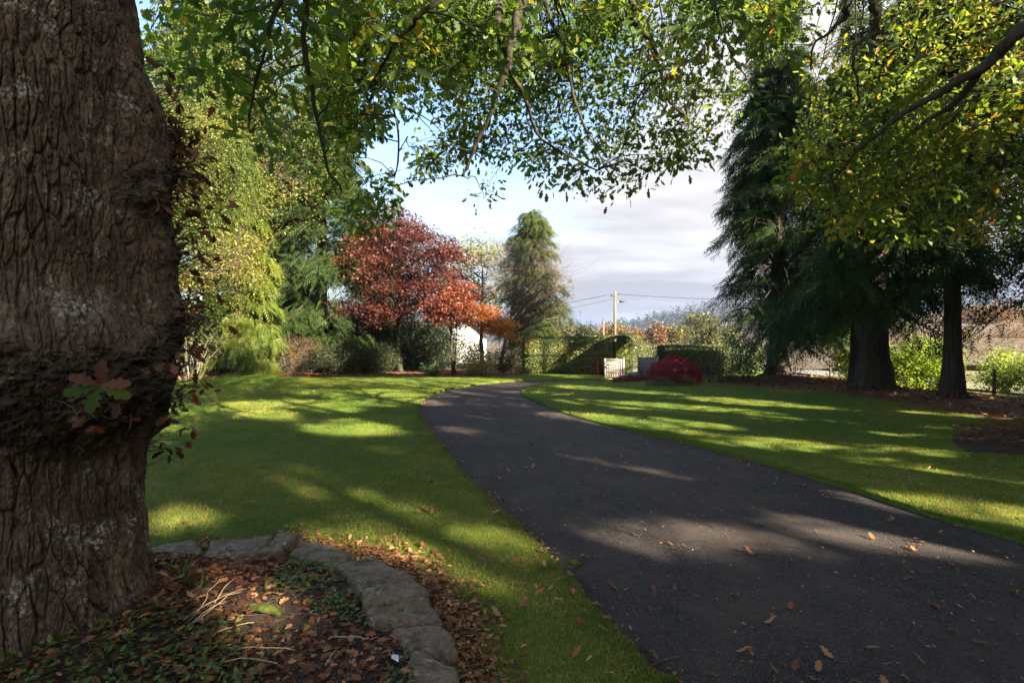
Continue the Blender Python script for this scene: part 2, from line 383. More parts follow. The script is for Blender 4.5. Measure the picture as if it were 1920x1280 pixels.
M['road'] = earth('road', [(.10, .10, .10), (.15, .145, .14), (.19, .18, .17)], 1, 60, .3, .005)

# ------------------------------------------------------------------ ground
LE = [G(*p)[:2] for p in ((1290, 1360), (1240, 1290), (1115, 1150), (1000, 1020), (940, 960), (870, 890), (820, 830), (788, 785), (783, 768), (790, 755), (810, 741), (850, 729), (920, 719), (1000, 714), (1130, 711.5))]
RE = [G(*p)[:2] for p in ((2300, 1120), (1920, 1020), (1700, 955), (1500, 890), (1300, 835), (1150, 800), (1060, 775), (1000, 751), (980, 739), (985, 731), (1010, 723), (1060, 717.5), (1150, 713.5))]
LE = [np.array((2.2, -6.)), np.array((1.3, 0.))]+LE+[np.array((4.95, 24.6)), np.array((5.3, 26.)), np.array((5.9, 31.))]
RE = [np.array((5.4, -6.)), np.array((5.0, 0.))]+[RE[1]+(.2, -1.2)]+RE[1:]+[np.array((6.1, 24.2)), np.array((7.1, 25.8)), np.array((7.9, 31.))]
def smooth_line(p, n=14):
    p = np.array(p); o = []
    for i in range(len(p)-1):
        a, b, c, d = p[max(i-1, 0)], p[i], p[i+1], p[min(i+2, len(p)-1)]
        for t in np.arange(n)/n:
            o.append(.5*(2*b+(c-a)*t+(2*a-5*b+4*c-d)*t*t+(3*b-a-3*c+d)*t**3))
    o.append(p[-1]); return np.array(o)
LS, RS = smooth_line(LE), smooth_line(RE)
jit = lambda L, s: L+np.stack((fbm(L[:, 1]*2.3, L[:, 0]*2.3, s=s)-.5, fbm(L[:, 1]*2.3, L[:, 0]*2.3, s=s+9)-.5), 1)*.09
LS, RS = jit(LS, 1), jit(RS, 2)
DRIVE = np.vstack((LS, RS[::-1]))
def inside(poly, x, y):
    x = np.asarray(x, float); y = np.asarray(y, float); r = np.zeros(x.shape, bool)
    a = np.asarray(poly); b = np.roll(a, -1, 0)
    for (x0, y0), (x1, y1) in zip(a, b):
        if y0 == y1: continue
        c = ((y0 > y) != (y1 > y)) & (x < (x1-x0)*(y-y0)/(y1-y0)+x0); r ^= c
    return r
def dist_line(L, x, y):
    x = np.asarray(x, float); r = np.full(x.shape, 1e9)
    for p in L[::3]: r = np.minimum(r, np.hypot(x-p[0], y-p[1]))
    return r
def gz(x, y):
    """height of the lawn and beds"""
    x = np.asarray(x, float); y = np.asarray(y, float)
    h = .05+.09*(fbm(x*.35+3, y*.35, s=3, o=3)-.5)*sstep(1, 6, y)
    for (cx, cy, rx, ry, a) in ((-11.6, 22.5, 1.6, 1.0, .34), (10.6, 15.2, 2.2, 1.6, .22), (11.4, 21., 2.2, 1.8, .3), (11.6, 13.3, 1.6, 1.4, .16), (6.1, 19.6, 1.7, 1.4, .22), (8.6, 8.2, 1.5, 1.0, .14)):
        h = h+a*np.exp(-((x-cx)/rx)**2-((y-cy)/ry)**2)
    return np.maximum(h, .025)
# a single sheet beneath everything, out to the horizon
a = Acc(); xs = np.array((-3000, -300, -60, 60, 300, 3000.)); ys = np.array((-800, -60, 0, 60, 300, 3500.))
X, Y = np.meshgrid(xs, ys); n = len(xs)
i = np.arange(n-1)[:, None]*n+np.arange(n-1)[None]; a.add(np.stack((X, Y, 0*X-.10), -1), np.stack((i, i+1, i+n+1, i+n), -1).reshape(-1, 4))
tag(a.build('ground', M['ground']), kind='structure')
def cdt_sheet(name, pts, edges, keep, zf, mt, skirt=None, kind='structure'):
    v, e, f, *_ = delaunay_2d_cdt([Vector(map(float, p)) for p in pts], edges, [], 0, 1e-5)
    V = np.array([(p[0], p[1]) for p in v]); F = np.array([q for q in f if len(q) == 3])
    c = V[F].mean(1); F = F[keep(c[:, 0], c[:, 1])]
    d1 = V[F[:, 1]]-V[F[:, 0]]; d2 = V[F[:, 2]]-V[F[:, 0]]; fl = d1[:, 0]*d2[:, 1]-d1[:, 1]*d2[:, 0] < 0; F[fl] = F[fl][:, ::-1]
    Z = zf(V[:, 0], V[:, 1]); A = Acc(); A.add(np.column_stack((V, Z)), F)
    if skirt is not None:   # cut edge of the turf
        E = {}
        for t in F:
            for i in range(3): E[(t[i], t[(i+1) % 3])] = 1
        bd = np.array([k for k in E if (k[1], k[0]) not in E]); 
        W_ = np.column_stack((V, np.full(len(V), skirt))); nV = len(V)
        A.V.append(W_); A.T.append(np.full(nV, .5)); A.n += nV
        A.F.append(np.stack((bd[:, 0], bd[:, 0]+nV, bd[:, 1]+nV, bd[:, 1]), 1))
    o = A.build(name, mt, None, True); return tag(o, kind=kind) if kind else o
dn = len(DRIVE); dedge = [(i, (i+1) % dn) for i in range(dn)]
gp = []
yy = -6.
while yy < 45:
    st = max(.22, .05*abs(yy)); 
    for xx in np.arange(-34, 40, st*1.3): gp.append((xx+U(-.02, .02), yy+U(-.02, .02)))
    yy += st
gp = np.array(gp); gp = gp[dist_line(DRIVE, gp[:, 0], gp[:, 1]) > .12]
SOIL_EDGE = M['turf']
cdt_sheet('lawn', list(DRIVE)+list(gp), dedge, lambda x, y: ~inside(DRIVE, x, y) & (x < 15) & (y < 30.5), gz, M['turf'], -.05)
dp = gp[inside(DRIVE, gp[:, 0], gp[:, 1])]
cdt_sheet('driveway', list(DRIVE+0)+list(dp), dedge, lambda x, y: inside(DRIVE, x, y), lambda x, y: .012*(fbm(x*.5, y*.5, s=8)-.5), M['tarmac'])
def bed(name, outline, mt, lift=.02, grid=.3, extra=None, kind='structure'):
    L = smooth_line(list(outline)+[outline[0]], 8)[:-1]; L = L+(np.stack((fbm(L[:, 0]*2, L[:, 1]*2, s=31), fbm(L[:, 0]*2, L[:, 1]*2, s=47)), 1)-.5)*.3
    x0, y0 = L.min(0); x1, y1 = L.max(0); g = np.array([(x, y) for x in np.arange(x0, x1, grid) for y in np.arange(y0, y1, grid)])
    g = g[inside(L, g[:, 0], g[:, 1])]; g = g[dist_line(np.repeat(L, 3, 0), g[:, 0], g[:, 1]) > grid*.4]
    n = len(L)
    cdt_sheet(name, list(L)+list(g), [(i, (i+1) % n) for i in range(n)], lambda x, y: inside(L, x, y), lambda x, y: gz(x, y)+.006+np.clip(dist_line(np.repeat(L, 3, 0), x, y)/.5, 0, 1)*(lift+.05*(fbm(x*3, y*3, s=5)-.4)*(grid < .5)+(extra(x, y) if extra else 0)), mt)
    return L
BED_L = bed('planting_bed', [np.array(p) for p in ((-33, 21.5), (-22, 21.8), (-15.5, 22.2), (-12, 24.0), (-8, 25.3), (-4.5, 25.4), (-1.8, 25.6), (.6, 26.2), (.8, 29), (.2, 40), (-15, 41), (-33, 41))], M['mulch'], .03, .6)
BED_R = bed('planting_bed', [np.array(p) for p in ((8.2, 21.0), (9.2, 18.2), (9.6, 16.4), (9.6, 14.2), (10.2, 12.4), (10.4, 10.2), (10.6, 6.0), (10.8, 0), (14, -4), (14.8, 4), (14.6, 10), (14.2, 18), (13.8, 24.5), (10, 24.5))], M['mulch'], .025, .45)
BED_D = bed('soil_bed', [np.array(p) for p in ((6.7, 7.6), (7.4, 8.6), (8.4, 9.2), (9.8, 9.0), (10.2, 7.8), (9.2, 7.0), (7.8, 6.95))], M['soil'], .015, .18, lambda x, y: .24*fbm(x*2.4, y*2.4, s=77)-.04)
# ------------------------------------------------------------------ hills, field, road
def sheet(name, xs, ys, zf, mt):
    X, Y = np.meshgrid(xs, ys); n = len(xs); k = len(ys)
    i = np.arange(k-1)[:, None]*n+np.arange(n-1)[None]; A = Acc(); A.add(np.stack((X, Y, zf(X, Y)), -1), np.stack((i, i+1, i+n+1, i+n), -1).reshape(-1, 4))
    return tag(A.build(name, mt, None, True), kind='structure')
def fieldz(x, y):
    return -.06+sstep(45, 260, y)*(2.2+.02*np.maximum(x, 0))+sstep(.46, .85, x/np.maximum(y, 1))*sstep(18, 70, y)*3.4*np.clip(y/60, 0, 2.5)
sheet('field', np.linspace(-60, 320, 120), np.linspace(33, 420, 110), fieldz, M['field'])
def hillz(x, y):
    main = 47*sstep(40, 300, x)*np.exp(-((y-700)/190)**2)*(.9+.35*(fbm(x*.008, y*.008, s=12)-.5))
    left = 33*np.exp(-((x-50)/120)**2-((y-900)/150)**2)
    rt = 45*np.exp(-((x-620)/260)**2-((y-560)/240)**2)
    far = 24*np.exp(-((y-1300)/250)**2)*(.5+.7*fbm(x*.004, y*.004, s=14))
    return np.maximum(np.maximum(main, left), np.maximum(rt, far))-.3
sheet('hills', np.linspace(-900, 1500, 150), np.linspace(330, 1700, 120), hillz, M['hill'])
a = Acc(); rp = np.array(((6.4, 31), (6.9, 37), (9, 40), (17, 36), (18.5, 26), (19, 14), (20, -6))); rs = smooth_line(rp, 10)
tn = norm(np.gradient(rs, axis=0)); pr = np.stack((-tn[:, 1], tn[:, 0]), 1)
Lr, Rr = rs+pr*1.6, rs-pr*1.6; n = len(rs); i = np.arange(n-1)
a.add(np.vstack((np.column_stack((Lr, np.full(n, -.02))), np.column_stack((Rr, np.full(n, -.02))))), np.stack((i, i+n, i+n+1, i+1), 1))
tag(a.build('road', M['road'], None, True), kind='structure')

# ------------------------------------------------------------------ tree builders
def bez(a, b, c, n=8):
    t = np.linspace(0, 1, n)[:, None]; return a*(1-t)**2+2*b*t*(1-t)+c*t*t
def wig(p, amt):
    p = np.array(p); n = len(p); w = rng.normal(0, 1, (n, 3)); w = (w+np.roll(w, 1, 0)+np.roll(w, -1, 0))/2
    w[0] = 0; w[-1] = 0; return p+w*amt
def root_flare(A, base, r, n=6, L=1.4, t=.5):
    for k in range(n):
        an = 2*math.pi*k/n+U(-.3, .3); d = np.array((math.cos(an), math.sin(an), 0))
        p = np.array([base+d*r*f+np.array((0, 0, z)) for f, z in ((.45, r*1.9), (.75, r*.9), (1.15, r*.28), (1.9*L/1.4, -.04))])
        A.tube(smooth_line3(p), np.linspace(r*.42, r*.12, 13), 7, t)
def smooth_line3(p, n=4):
    p = np.array(p); o = []
    for i in range(len(p)-1):
        a, b, c, d = p[max(i-1, 0)], p[i], p[i+1], p[min(i+2, len(p)-1)]
        for t in np.arange(n)/n: o.append(.5*(2*b+(c-a)*t+(2*a-5*b+4*c-d)*t*t+(3*b-a-3*c+d)*t**3))
    o.append(p[-1]); return np.array(o)
TS = np.array(to_sun)
SUN_CUTS = []   # lanes cut through the crowns so the sun lights chosen spots: (x, y, z, radius) of the spot it reaches
def cut_for_sun(p, seed=0, f=1., low=False):
    p = np.asarray(p, float); k = np.zeros(len(p), bool)
    if f <= 0: return k
    w = f*(1+.9*(fbm(p[:, 0]*.9, p[:, 1]*.9, p[:, 2]*.9, s=seed+3, o=3)-.5))
    for x, y, z, r in SUN_CUTS:
        if low and (z > 3 or r > .9): continue
        v = p-np.array((x, y, z)); al = v@TS; k |= (al > 1.5) & ((v*v).sum(1)-al*al < (r*w)**2)
    return k
def in_blobs(blobs, n, shell=.45):
    b = np.array(blobs); v = b[:, 3]*b[:, 4]*b[:, 5]; k = rng.choice(len(b), n, p=v/v.sum())
    d = norm(rng.normal(0, 1, (n, 3))); r = U(shell**3, 1, n)**(1/3)
    return b[k, :3]+d*r[:, None]*b[k, 3:]
def sprig_leaves(A, C, lpc, rad, lsize, tpl, tint, flat=.6, hang=.25, var=.25, ctr=None):
    """leaves in clusters round the points C"""
    n = len(C); k = np.repeat(np.arange(n), lpc); N = len(k)
    off = rng.normal(0, 1, (N, 3))*np.array((1, 1, flat)); off = off/np.maximum(1, np.linalg.norm(off, axis=1, keepdims=True)/1.7)
    p = C[k]+off*np.broadcast_to(rad, (n,))[k][:, None]
    d = norm(off)+rng.normal(0, .45, (N, 3)); d[:, 2] -= hang
    nor = rng.normal(0, .85, (N, 3)); nor[:, 2] += .8
    A.leaves(p, d, nor, lsize*U(.65, 1.3, N), tpl, np.clip(np.broadcast_to(tint, (n,))[k]+rng.normal(0, var*.5, N), 0, 1))
def broadleaf(name, label, cat, base, H, tr, blobs, ncl, lpc, lsize, lm, bm, crad=.35, tpl=LEAF, nl=14, stems=1, shell=.45, flat=.6, hang=.25, twig_r=.008, tint=(.5, .25), lean=(0, 0), group=None, fork=.28, sides=7, hue=None):
    base = np.array((*base[:2], gz(base[0], base[1]) if len(base) < 3 else base[2])); root = thing(name, label, cat, base, group)
    B = np.array(blobs, float); B[:, :3] += base
    C = in_blobs(B, ncl, shell); cen = (B[:, :3]*B[:, 3:4]).sum(0)/B[:, 3].sum()
    T = Acc(); lim = []
    tops = C[rng.choice(ncl, min(nl, ncl), replace=False)]
    for s in range(stems):
        o = base+np.array((U(-1, 1), U(-1, 1), 0))*tr*(1.3 if stems > 1 else 0); o[2] = base[2]-.1
        top = np.array((base[0]+lean[0]+(U(-1, 1)*H*.12 if stems > 1 else 0), base[1]+lean[1]+(U(-1, 1)*H*.12 if stems > 1 else 0), base[2]+H*.88))
        p = wig(bez(o, (o+top)/2+np.array((U(-.1, .1), U(-.1, .1), 0))*H*.5*(1 if stems > 1 else .3), top, 12), H*.008)
        r = tr*np.linspace(1, .1, 12)**.8*(.6 if stems > 1 else 1); T.tube(p, r, sides+2); lim.append((p, r))
    if tr > .1: root_flare(T, base, tr, 5)
    for c in tops:
        p0, r0 = lim[rng.integers(stems)]
        hd = np.hypot(*(c-base)[:2]); zt = np.clip(c[2]-base[2]-hd*U(.5, 1.0), H*fork*U(.8, 1.2), H*.8)+base[2]
        i = int(np.clip(np.searchsorted(p0[:, 2], zt), 1, len(p0)-2)); a = p0[i]
        m = a*.45+c*.55; m[2] = a[2]*.35+c[2]*.65+U(-.05, .12)*hd
        q = wig(bez(a, m, c, 9), .02*np.linalg.norm(c-a)); L = np.linalg.norm(c-a)
        rr = min(r0[i]*.62, .022*L+.01)*np.linspace(1, .22, 9); T.tube(q, rr, sides-1); lim.append((q, rr))
    lp = np.vstack([p[2:] for p, _ in lim]); lr = np.concatenate([r[2:] for _, r in lim])
    D = ((C[:, None]-lp[None])**2).sum(2)+np.where(lp[None, :, 2] > C[:, None, 2]+.3, 2., 0); j = D.argmin(1)
    T.twigs(lp[j], C, np.minimum(lr[j]*.7, twig_r*2.2), twig_r*.5, .1)
    e = C+rng.normal(0, crad*.8, C.shape); T.twigs(C, e, twig_r*.5, twig_r*.25, .0, .5, 3)
    child(T, 'trunk', bm, root, True)
    if lpc:
        A = Acc(); tv = tint[0]+tint[1]*(2*fbm(C[:, 0]*.7+base[0], C[:, 1]*.7, C[:, 2]*.7, s=21)-1)*1.6
        if hue is not None: tv = hue(C-base, tv)
        sprig_leaves(A, C, lpc, crad*U(.7, 1.35, ncl), lsize, tpl, tv, flat, hang)
        child(A, 'crown', lm, root)
    return root
def conifer(name, label, base, H, tr, prof, z0, nb, spm, ssize, lm, bm, droop=.35, lift=.25, tpl=FROND, spread=.3, hang=.5, group=None, cat='conifer', seed_t=(.5, .25), az=None, roots=True, bare=0, z1=1., cut=1., ferny=0):
    """upright trunk, whorled branches of length prof(t), sprays of foliage along and hanging off each branch"""
    base = np.array((base[0], base[1], gz(base[0], base[1]))); root = thing(name, label, cat, base, group)
    T = Acc(); zz = np.linspace(0, 1, 14); p = np.column_stack((base[0]+U(-.02, .02, 14)*tr*3, base[1]+U(-.02, .02, 14)*tr*3, base[2]-.1+zz*H))
    rad = tr*((1-zz)**.9*.97+.03)*(1+.55*np.exp(-zz*H/.45)); zf = np.linspace(0, 1, 90)**1.3; pf = np.column_stack([np.interp(zf, zz, p[:, k]) for k in range(3)]); rf_ = np.interp(zf, zz, rad); v0 = T.n; T.tube(pf, rf_, 40, .5, False)
    ca = np.arange(40)*2*math.pi/40; ce = pf[:, None]; vv = T.V[-1].reshape(90, 40, 3); fl = 1+.20*(fbm(np.cos(ca)[None]*4+0*zf[:, None], np.sin(ca)[None]*4+0*zf[:, None], zf[:, None]*H*.35+0*ca[None], s=int(base[1]*7) % 97)-.5)+.10*(fbm(np.cos(ca)[None]*9+0*zf[:, None], np.sin(ca)[None]*9+0*zf[:, None], zf[:, None]*H*1.2+0*ca[None], s=3)-.5)
    T.V[-1] = (ce+(vv-ce)*fl[..., None]).reshape(-1, 3)
    if roots: root_flare(T, base, tr*1.15, 8, 1.6)
    t = z0/H+(z1-z0/H)*U(0, 1, nb)**.9; a = U(0, 2*math.pi, nb) if az is None else az(nb)
    L = np.maximum(np.array([prof(x, y) for x, y in zip(t, a)]), .1)*U(.65, 1.12, nb); zb = base[2]+t*H
    dr = np.stack((np.cos(a), np.sin(a), 0*a), 1); la = np.stack((-np.sin(a), np.cos(a), 0*a), 1)
    lf = lift*U(.4, 1.6, nb); dp = droop*U(.6, 1.5, nb)
    def path(i, s): return np.column_stack((base[0]+0*s, base[1]+0*s, zb[i]))+dr[i]*(L[i]*s)[:, None]+np.column_stack((0*s, 0*s, L[i]*(lf[i]*np.sin(s*math.pi*.8)-dp[i]*s**2.2)))
    k = 5; ss = np.linspace(0, 1, k)
    for i in range(nb):
        if L[i] < .25: continue
        q = path(np.full(k, i), ss); T.tube(q, np.linspace(min(.012+.014*L[i], tr*.4), .006, k), 4, .5, False)
    cnt = np.maximum((spm*L).astype(int), 2); i = np.repeat(np.arange(nb), cnt); N = len(i)
    s = np.clip(U(bare, 1.0, N)**.7, .12, 1.02); lat = rng.normal(0, 1, N)*spread*L[i]*(1.05-s*.75)
    q = path(i, s)+la[i]*lat[:, None]; q[:, 2] += rng.normal(0, .05, N)*L[i]-np.abs(lat)*.25
    sg = np.sign(lat)*U(.2, .9, N); d = dr[i]*U(.25, .8, N)[:, None]+la[i]*sg[:, None]; d[:, 2] -= hang*U(.3, 1.7, N)
    nor = dr[i]*U(.0, .7, N)[:, None]+rng.normal(0, .35, (N, 3)); nor[:, 2] += .8
    tw = seed_t[0]+seed_t[1]*(2*fbm(q[:, 0]*.9, q[:, 1]*.9, q[:, 2]*.9, s=61)-1)*1.6+rng.normal(0, .12, N)
    sz = ssize*U(.6, 1.3, N); dn_ = norm(d)*sz[:, None]; A = Acc(); kp = ~(cut_for_sun(q, 0, cut) | cut_for_sun(q+dn_*.5, 0, cut) | cut_for_sun(q+dn_, 0, cut)); A.leaves(q[kp], d[kp], nor[kp], sz[kp], tpl, np.clip(tw, 0, 1)[kp])
    if ferny:
        n = ferny; a_ = U(0, 6.28, n); z_ = U(.3, 4.2, n); o_ = np.column_stack((np.cos(a_), np.sin(a_), 0*a_)); pp = base+o_*tr*U(.95, 1.5, (n, 1)); pp[:, 2] += z_
        dd = o_*U(.3, .9, (n, 1))+rng.normal(0, .25, (n, 3)); dd[:, 2] -= U(.1, .9, n); A.leaves(pp, dd, np.column_stack((o_[:, :2]*.5, np.full(n, .8))), U(.3, .6, n), FROND, U(.2, .9, n))
    child(T, 'trunk', bm, root, True); child(A, 'crown', lm, root)
    return root
def shrub(name, label, base, blobs, ncl, lpc, lsize, lm, bm=None, crad=.16, stems=12, sr=.012, tint=(.5, .3), tpl=LEAF, group=None, cat='shrub', shell=.35, hang=.1, flat=.8, ext=0):
    base = np.array((base[0], base[1], gz(base[0], base[1]))); root = thing(name, label, cat, base, group)
    B = np.array(blobs, float); B[:, :3] += base; C = in_blobs(B, ncl, shell); C[:, 2] = np.maximum(C[:, 2], base[2]+.04)
    T = Acc(); w = B[:, 3].mean(); F = C[rng.choice(ncl, min(stems, ncl), replace=False)]
    S = np.column_stack((B[rng.integers(len(B), size=len(F)), :2]+rng.normal(0, .13, (len(F), 2))*w, np.full(len(F), base[2]-.03)))
    S = S*.5+np.column_stack((F[:, :2], S[:, 2:]))*.25+base*.25
    S[:, 2] = base[2]-.03; pts = []
    for s_, f in zip(S, F):
        q = wig(bez(s_, s_*.55+f*.45+np.array((0, 0, .3*(f[2]-s_[2]))), f, 7), .03*np.linalg.norm(f-s_)); T.tube(q, np.linspace(sr, sr*.3, 7), 5, .5, False); pts.append(q[2:])
    pts = np.vstack(pts); j = ((C[:, None]-pts[None])**2).sum(2).argmin(1)
    T.twigs(pts[j], C, sr*.4, sr*.15, .08)
    if ext: T.twigs(C, C+norm(C-base+rng.normal(0, .4, C.shape))*ext*U(.5, 1.2, (ncl, 1)), sr*.25, sr*.1, .05)
    child(T, 'stems', bm or M['twig'], root, True)
    if lpc:
        A = Acc(); tv = tint[0]+tint[1]*(2*fbm(C[:, 0]*1.6, C[:, 1]*1.6, C[:, 2]*1.6, s=29)-1)*1.6
        sprig_leaves(A, C, lpc, crad*U(.7, 1.4, ncl), lsize, tpl, tv, flat, hang); child(A, 'foliage', lm, root)
    return root

def spot(px, py, r, z=.05): g_ = G(px, py, z); SUN_CUTS.append((g_[0], g_[1], z, r))
for q in ((1130, 1010, .30), (1230, 995, .36), (1330, 985, .34), (1400, 1000, .3), (1560, 985, .32), (1680, 990, .34), (1770, 1000, .3),
          (1720, 945, .38), (1800, 950, .42), (1880, 960, .4), (940, 985, .28), (980, 1010, .25), (860, 1010, .3), (770, 1010, .3), (680, 1000, .28), (590, 995, .22),
          (900, 1080, .22), (830, 1050, .2), (380, 975, .18), (300, 970, .18), (430, 1120, .22), (520, 1110, .18), (370, 1150, .2),
          (620, 805, .5), (700, 800, .4), (1060, 775, .5), (860, 800, .35), (1170, 790, .5), (1280, 785, .5), (1340, 765, .5), (1480, 760, .5), (900, 775, .4), (330, 800, .4), (1100, 860, .3), (1240, 880, .25),
          (460, 760, .7), (560, 755, .7), (680, 752, .8), (760, 748, .8), (330, 765, .7), (600, 735, .9), (720, 735, .9), (860, 735, .8), (500, 722, 1.0), (650, 716, 1.3), (800, 714, 1.3), (950, 712, 1.2), (1060, 706, 1.4), (1150, 704, 1.2), (1010, 735, .7), (1100, 728, .8), (1200, 735, .7)): spot(*q)
for _ in range(24):
    px_, py_ = U(300, 820), U(775, 960)
    spot(px_, py_, U(.07, .19)*(1+.02*(980-py_)/10))
for _ in range(46):
    px_ = U(1050, 1900); spot(px_, U(745, 800+max(0, px_-1150)*.16), U(.14, .36))
for q in ((420, 745, 1.2), (540, 742, 1.2), (650, 742, 1.2), (380, 724, 1.7), (470, 722, 1.7), (560, 718, 1.9), (640, 718, 1.9), (720, 717, 1.8), (800, 716, 1.6), (880, 714, 1.5), (620, 762, .7), (500, 775, .6), (1250, 760, .8), (1380, 752, .8), (1120, 755, .8)): spot(*q)
SUN_CUTS += [(-13, 24, 9, 3), (-13, 27, 12.5, 3), (0, 7.5, 6.3, 1.2), (1.8, 7, 6.2, 1.), (-1.6, 7, 6.4, 1.2), (15, 18.6, .9, 1.3), (14.7, 21.6, 1., 1.3), (4.0, 27.0, 1.5, .6), (5.6, 25.0, 1.2, .9), (1.3, 27.6, 1.2, .8), (2.4, 27.6, 1.3, .8), (-2.10, 2.75, .72, .11), (-2.08, 2.72, .45, .09), (-2.13, 2.72, .98, .07), (7.2, 7.2, 6.4, 1.6), (5.8, 7.6, 5.6, 1.0), (8.6, 8.6, 7.2, 1.5), (6.15, 19.4, .8, 1.3), (4.8, 24, .6, 1.3), (5.8, 25.6, 1.2, 1.3), (3.5, 29, 1.3, 1.6),
         (1.2, 8.5, 6.2, 1.2), (-3, 9, 6.0, 1.3), (2.8, 8.5, 5.8, 1.0), (-2, 6, 5.5, 1.2), (-.5, 5, 5, .8), (-3.2, 5, 5.2, .9), (.5, 7, 5.5, 1.0), (-4, 8, 6, 1.3), (9.2, 7.6, 7.0, 1.0), (-13, 25, 4, 1.8), (-13, 25, 6.5, 2.2), (-14, 21.5, 6, 2.4), (-11, 25, 1.6, 1.2), (-14, 22, .6, 1.3), (-6.3, 28.6, 6, 3), (-2, 26.4, 3, 2.2)]

# ------------------------------------------------------------------ the great oak in front
OC = np.array((-2.75, 2.75))
oak = thing('oak_tree', 'massive burred old oak in the round stone edged bed, boughs arching over the drive', 'tree', (OC[0], OC[1], .1))
th = np.concatenate((np.linspace(-75, 62, 620), np.linspace(62, 285, 90)[1:-1])); th = np.radians(th)
zz = np.concatenate((np.linspace(-.25, 3.9, 760), np.linspace(3.9, 5.6, 50)[1:]))
TH, ZZ = np.meshgrid(th, zz)
prof = np.interp(ZZ, (-.3, -.09, .0, .17, .5, .98, 1.06, 1.18, 1.28, 1.47, 1.67, 1.93, 2.19, 2.45, 2.75, 2.95, 3.1, 3.32, 3.75, 5.6), (.86, .75, .71, .67, .628, .618, .632, .682, .71, .75, .765, .79, .772, .738, .742, .735, .70, .61, .562, .52))
cyl = np.interp(ZZ, (-.3, 0, .5, 1, 2, 3, 4, 5.6), (.82, .68, .61, .595, .585, .575, .55, .52))
prof = prof-.028; cyl = cyl-.025; wt = np.exp(-((np.degrees(TH)-40)/34)**4)
# the lower burr runs right round the front, the upper ones keep to one side
wt = np.maximum(wt, sstep(1.05, 1.25, ZZ)*sstep(2.0, 1.62, ZZ)*np.exp(-((np.degrees(TH)+10)/62)**4)*.85)
r = cyl+(prof-cyl)*wt
def burr(a, z, amp, sa, sz): return amp*np.exp(-((np.degrees(TH)-a)/sa)**2-((ZZ-z)/sz)**2)
for q in ((8, 1.42, .10, 17, .20), (-25, 1.32, .09, 18, .18), (26, 1.78, .07, 11, .14), (12, 2.50, .06, 12, .13), (30, 2.72, .05, 9, .10), (22, 2.2, .04, 8, .1), (33, 1.18, .05, 9, .08), (-48, 1.5, .06, 14, .2)): r = r+burr(*q)
bm_ = np.clip(sum(burr(*q) for q in ((8, 1.42, 1, 24, .27), (-25, 1.32, 1, 26, .26), (28, 1.8, .9, 13, .2), (14, 2.50, .9, 17, .17), (30, 2.72, .8, 11, .16), (25, 2.2, .7, 10, .14), (34, 1.2, .8, 10, .12), (-50, 1.5, .8, 20, .24), (40, 2.9, .6, 9, .2))), 0, 1)
u = TH*.62; wx = (fbm(u*3, ZZ*1.2, s=101)-.5)*.16+(fbm(u*9, ZZ*5, s=102)-.5)*.05
f1, f2 = worley((u+wx*.9)/.046, (ZZ+(fbm(u*5, ZZ*3, s=103)-.5)*.22)/.25, 4)
g1, g2 = worley((u+wx*.9)/.021, (ZZ+wx*.8)/.050, 9)
dep = .35+.9*sstep(.3, .62, fbm(u*6, ZZ*4, s=119))
plate = sstep(.01, .20, f2-f1)*.021*dep+sstep(.02, .22, g2-g1)*.0055+sstep(.0, .10, np.abs(fbm(u*15+wx*7, ZZ*1.5, s=120, o=3)-.5))*.012+.008*fbm(u*26, ZZ*12, s=104)+.006*(np.floor(_h1*6)/6 if (_h1 := fbm(u*70, ZZ*40, o=2, s=105)) is not None else 0)+.006*fbm(u*170, ZZ*130, o=2, s=115)
gn = .105*fbm(u*13, ZZ*13, o=5, s=106, g=.62)+-.0+.04*np.abs(fbm(u*26+wx*20, ZZ*30, o=4, s=107)-.5)*2+.012*fbm(u*80, ZZ*80, o=3, s=108)
g = sstep(.25, .8, bm_+(fbm(u*10, ZZ*10, s=109)-.5)*.5)
r = r+plate*(1-g)+(gn-.035+.02*fbm(u*150, ZZ*150, o=2, s=130))*g
# buttress ridges into the soil
r = r+.10*np.exp(-np.maximum(ZZ-.0, 0)/.16)*np.clip(np.sin(TH*5+.6), 0, 1)**2
V = np.stack((OC[0]+r*np.cos(TH), OC[1]+r*np.sin(TH), ZZ), -1); nth, nz = len(th), len(zz)
i = np.arange(nz-1)[:, None]*nth+np.arange(nth)[None]; jn = np.arange(nz-1)[:, None]*nth+(np.arange(nth)[None]+1) % nth
A = Acc(); A.add(V, np.stack((i, jn, jn+nth, i+nth), -1).reshape(-1, 4), (g*.95*sstep(.2, .5, fbm(u*14, ZZ*14, s=110))).ravel())
oak_trunk = child(A, 'trunk', M['oak_bark'], oak, True)
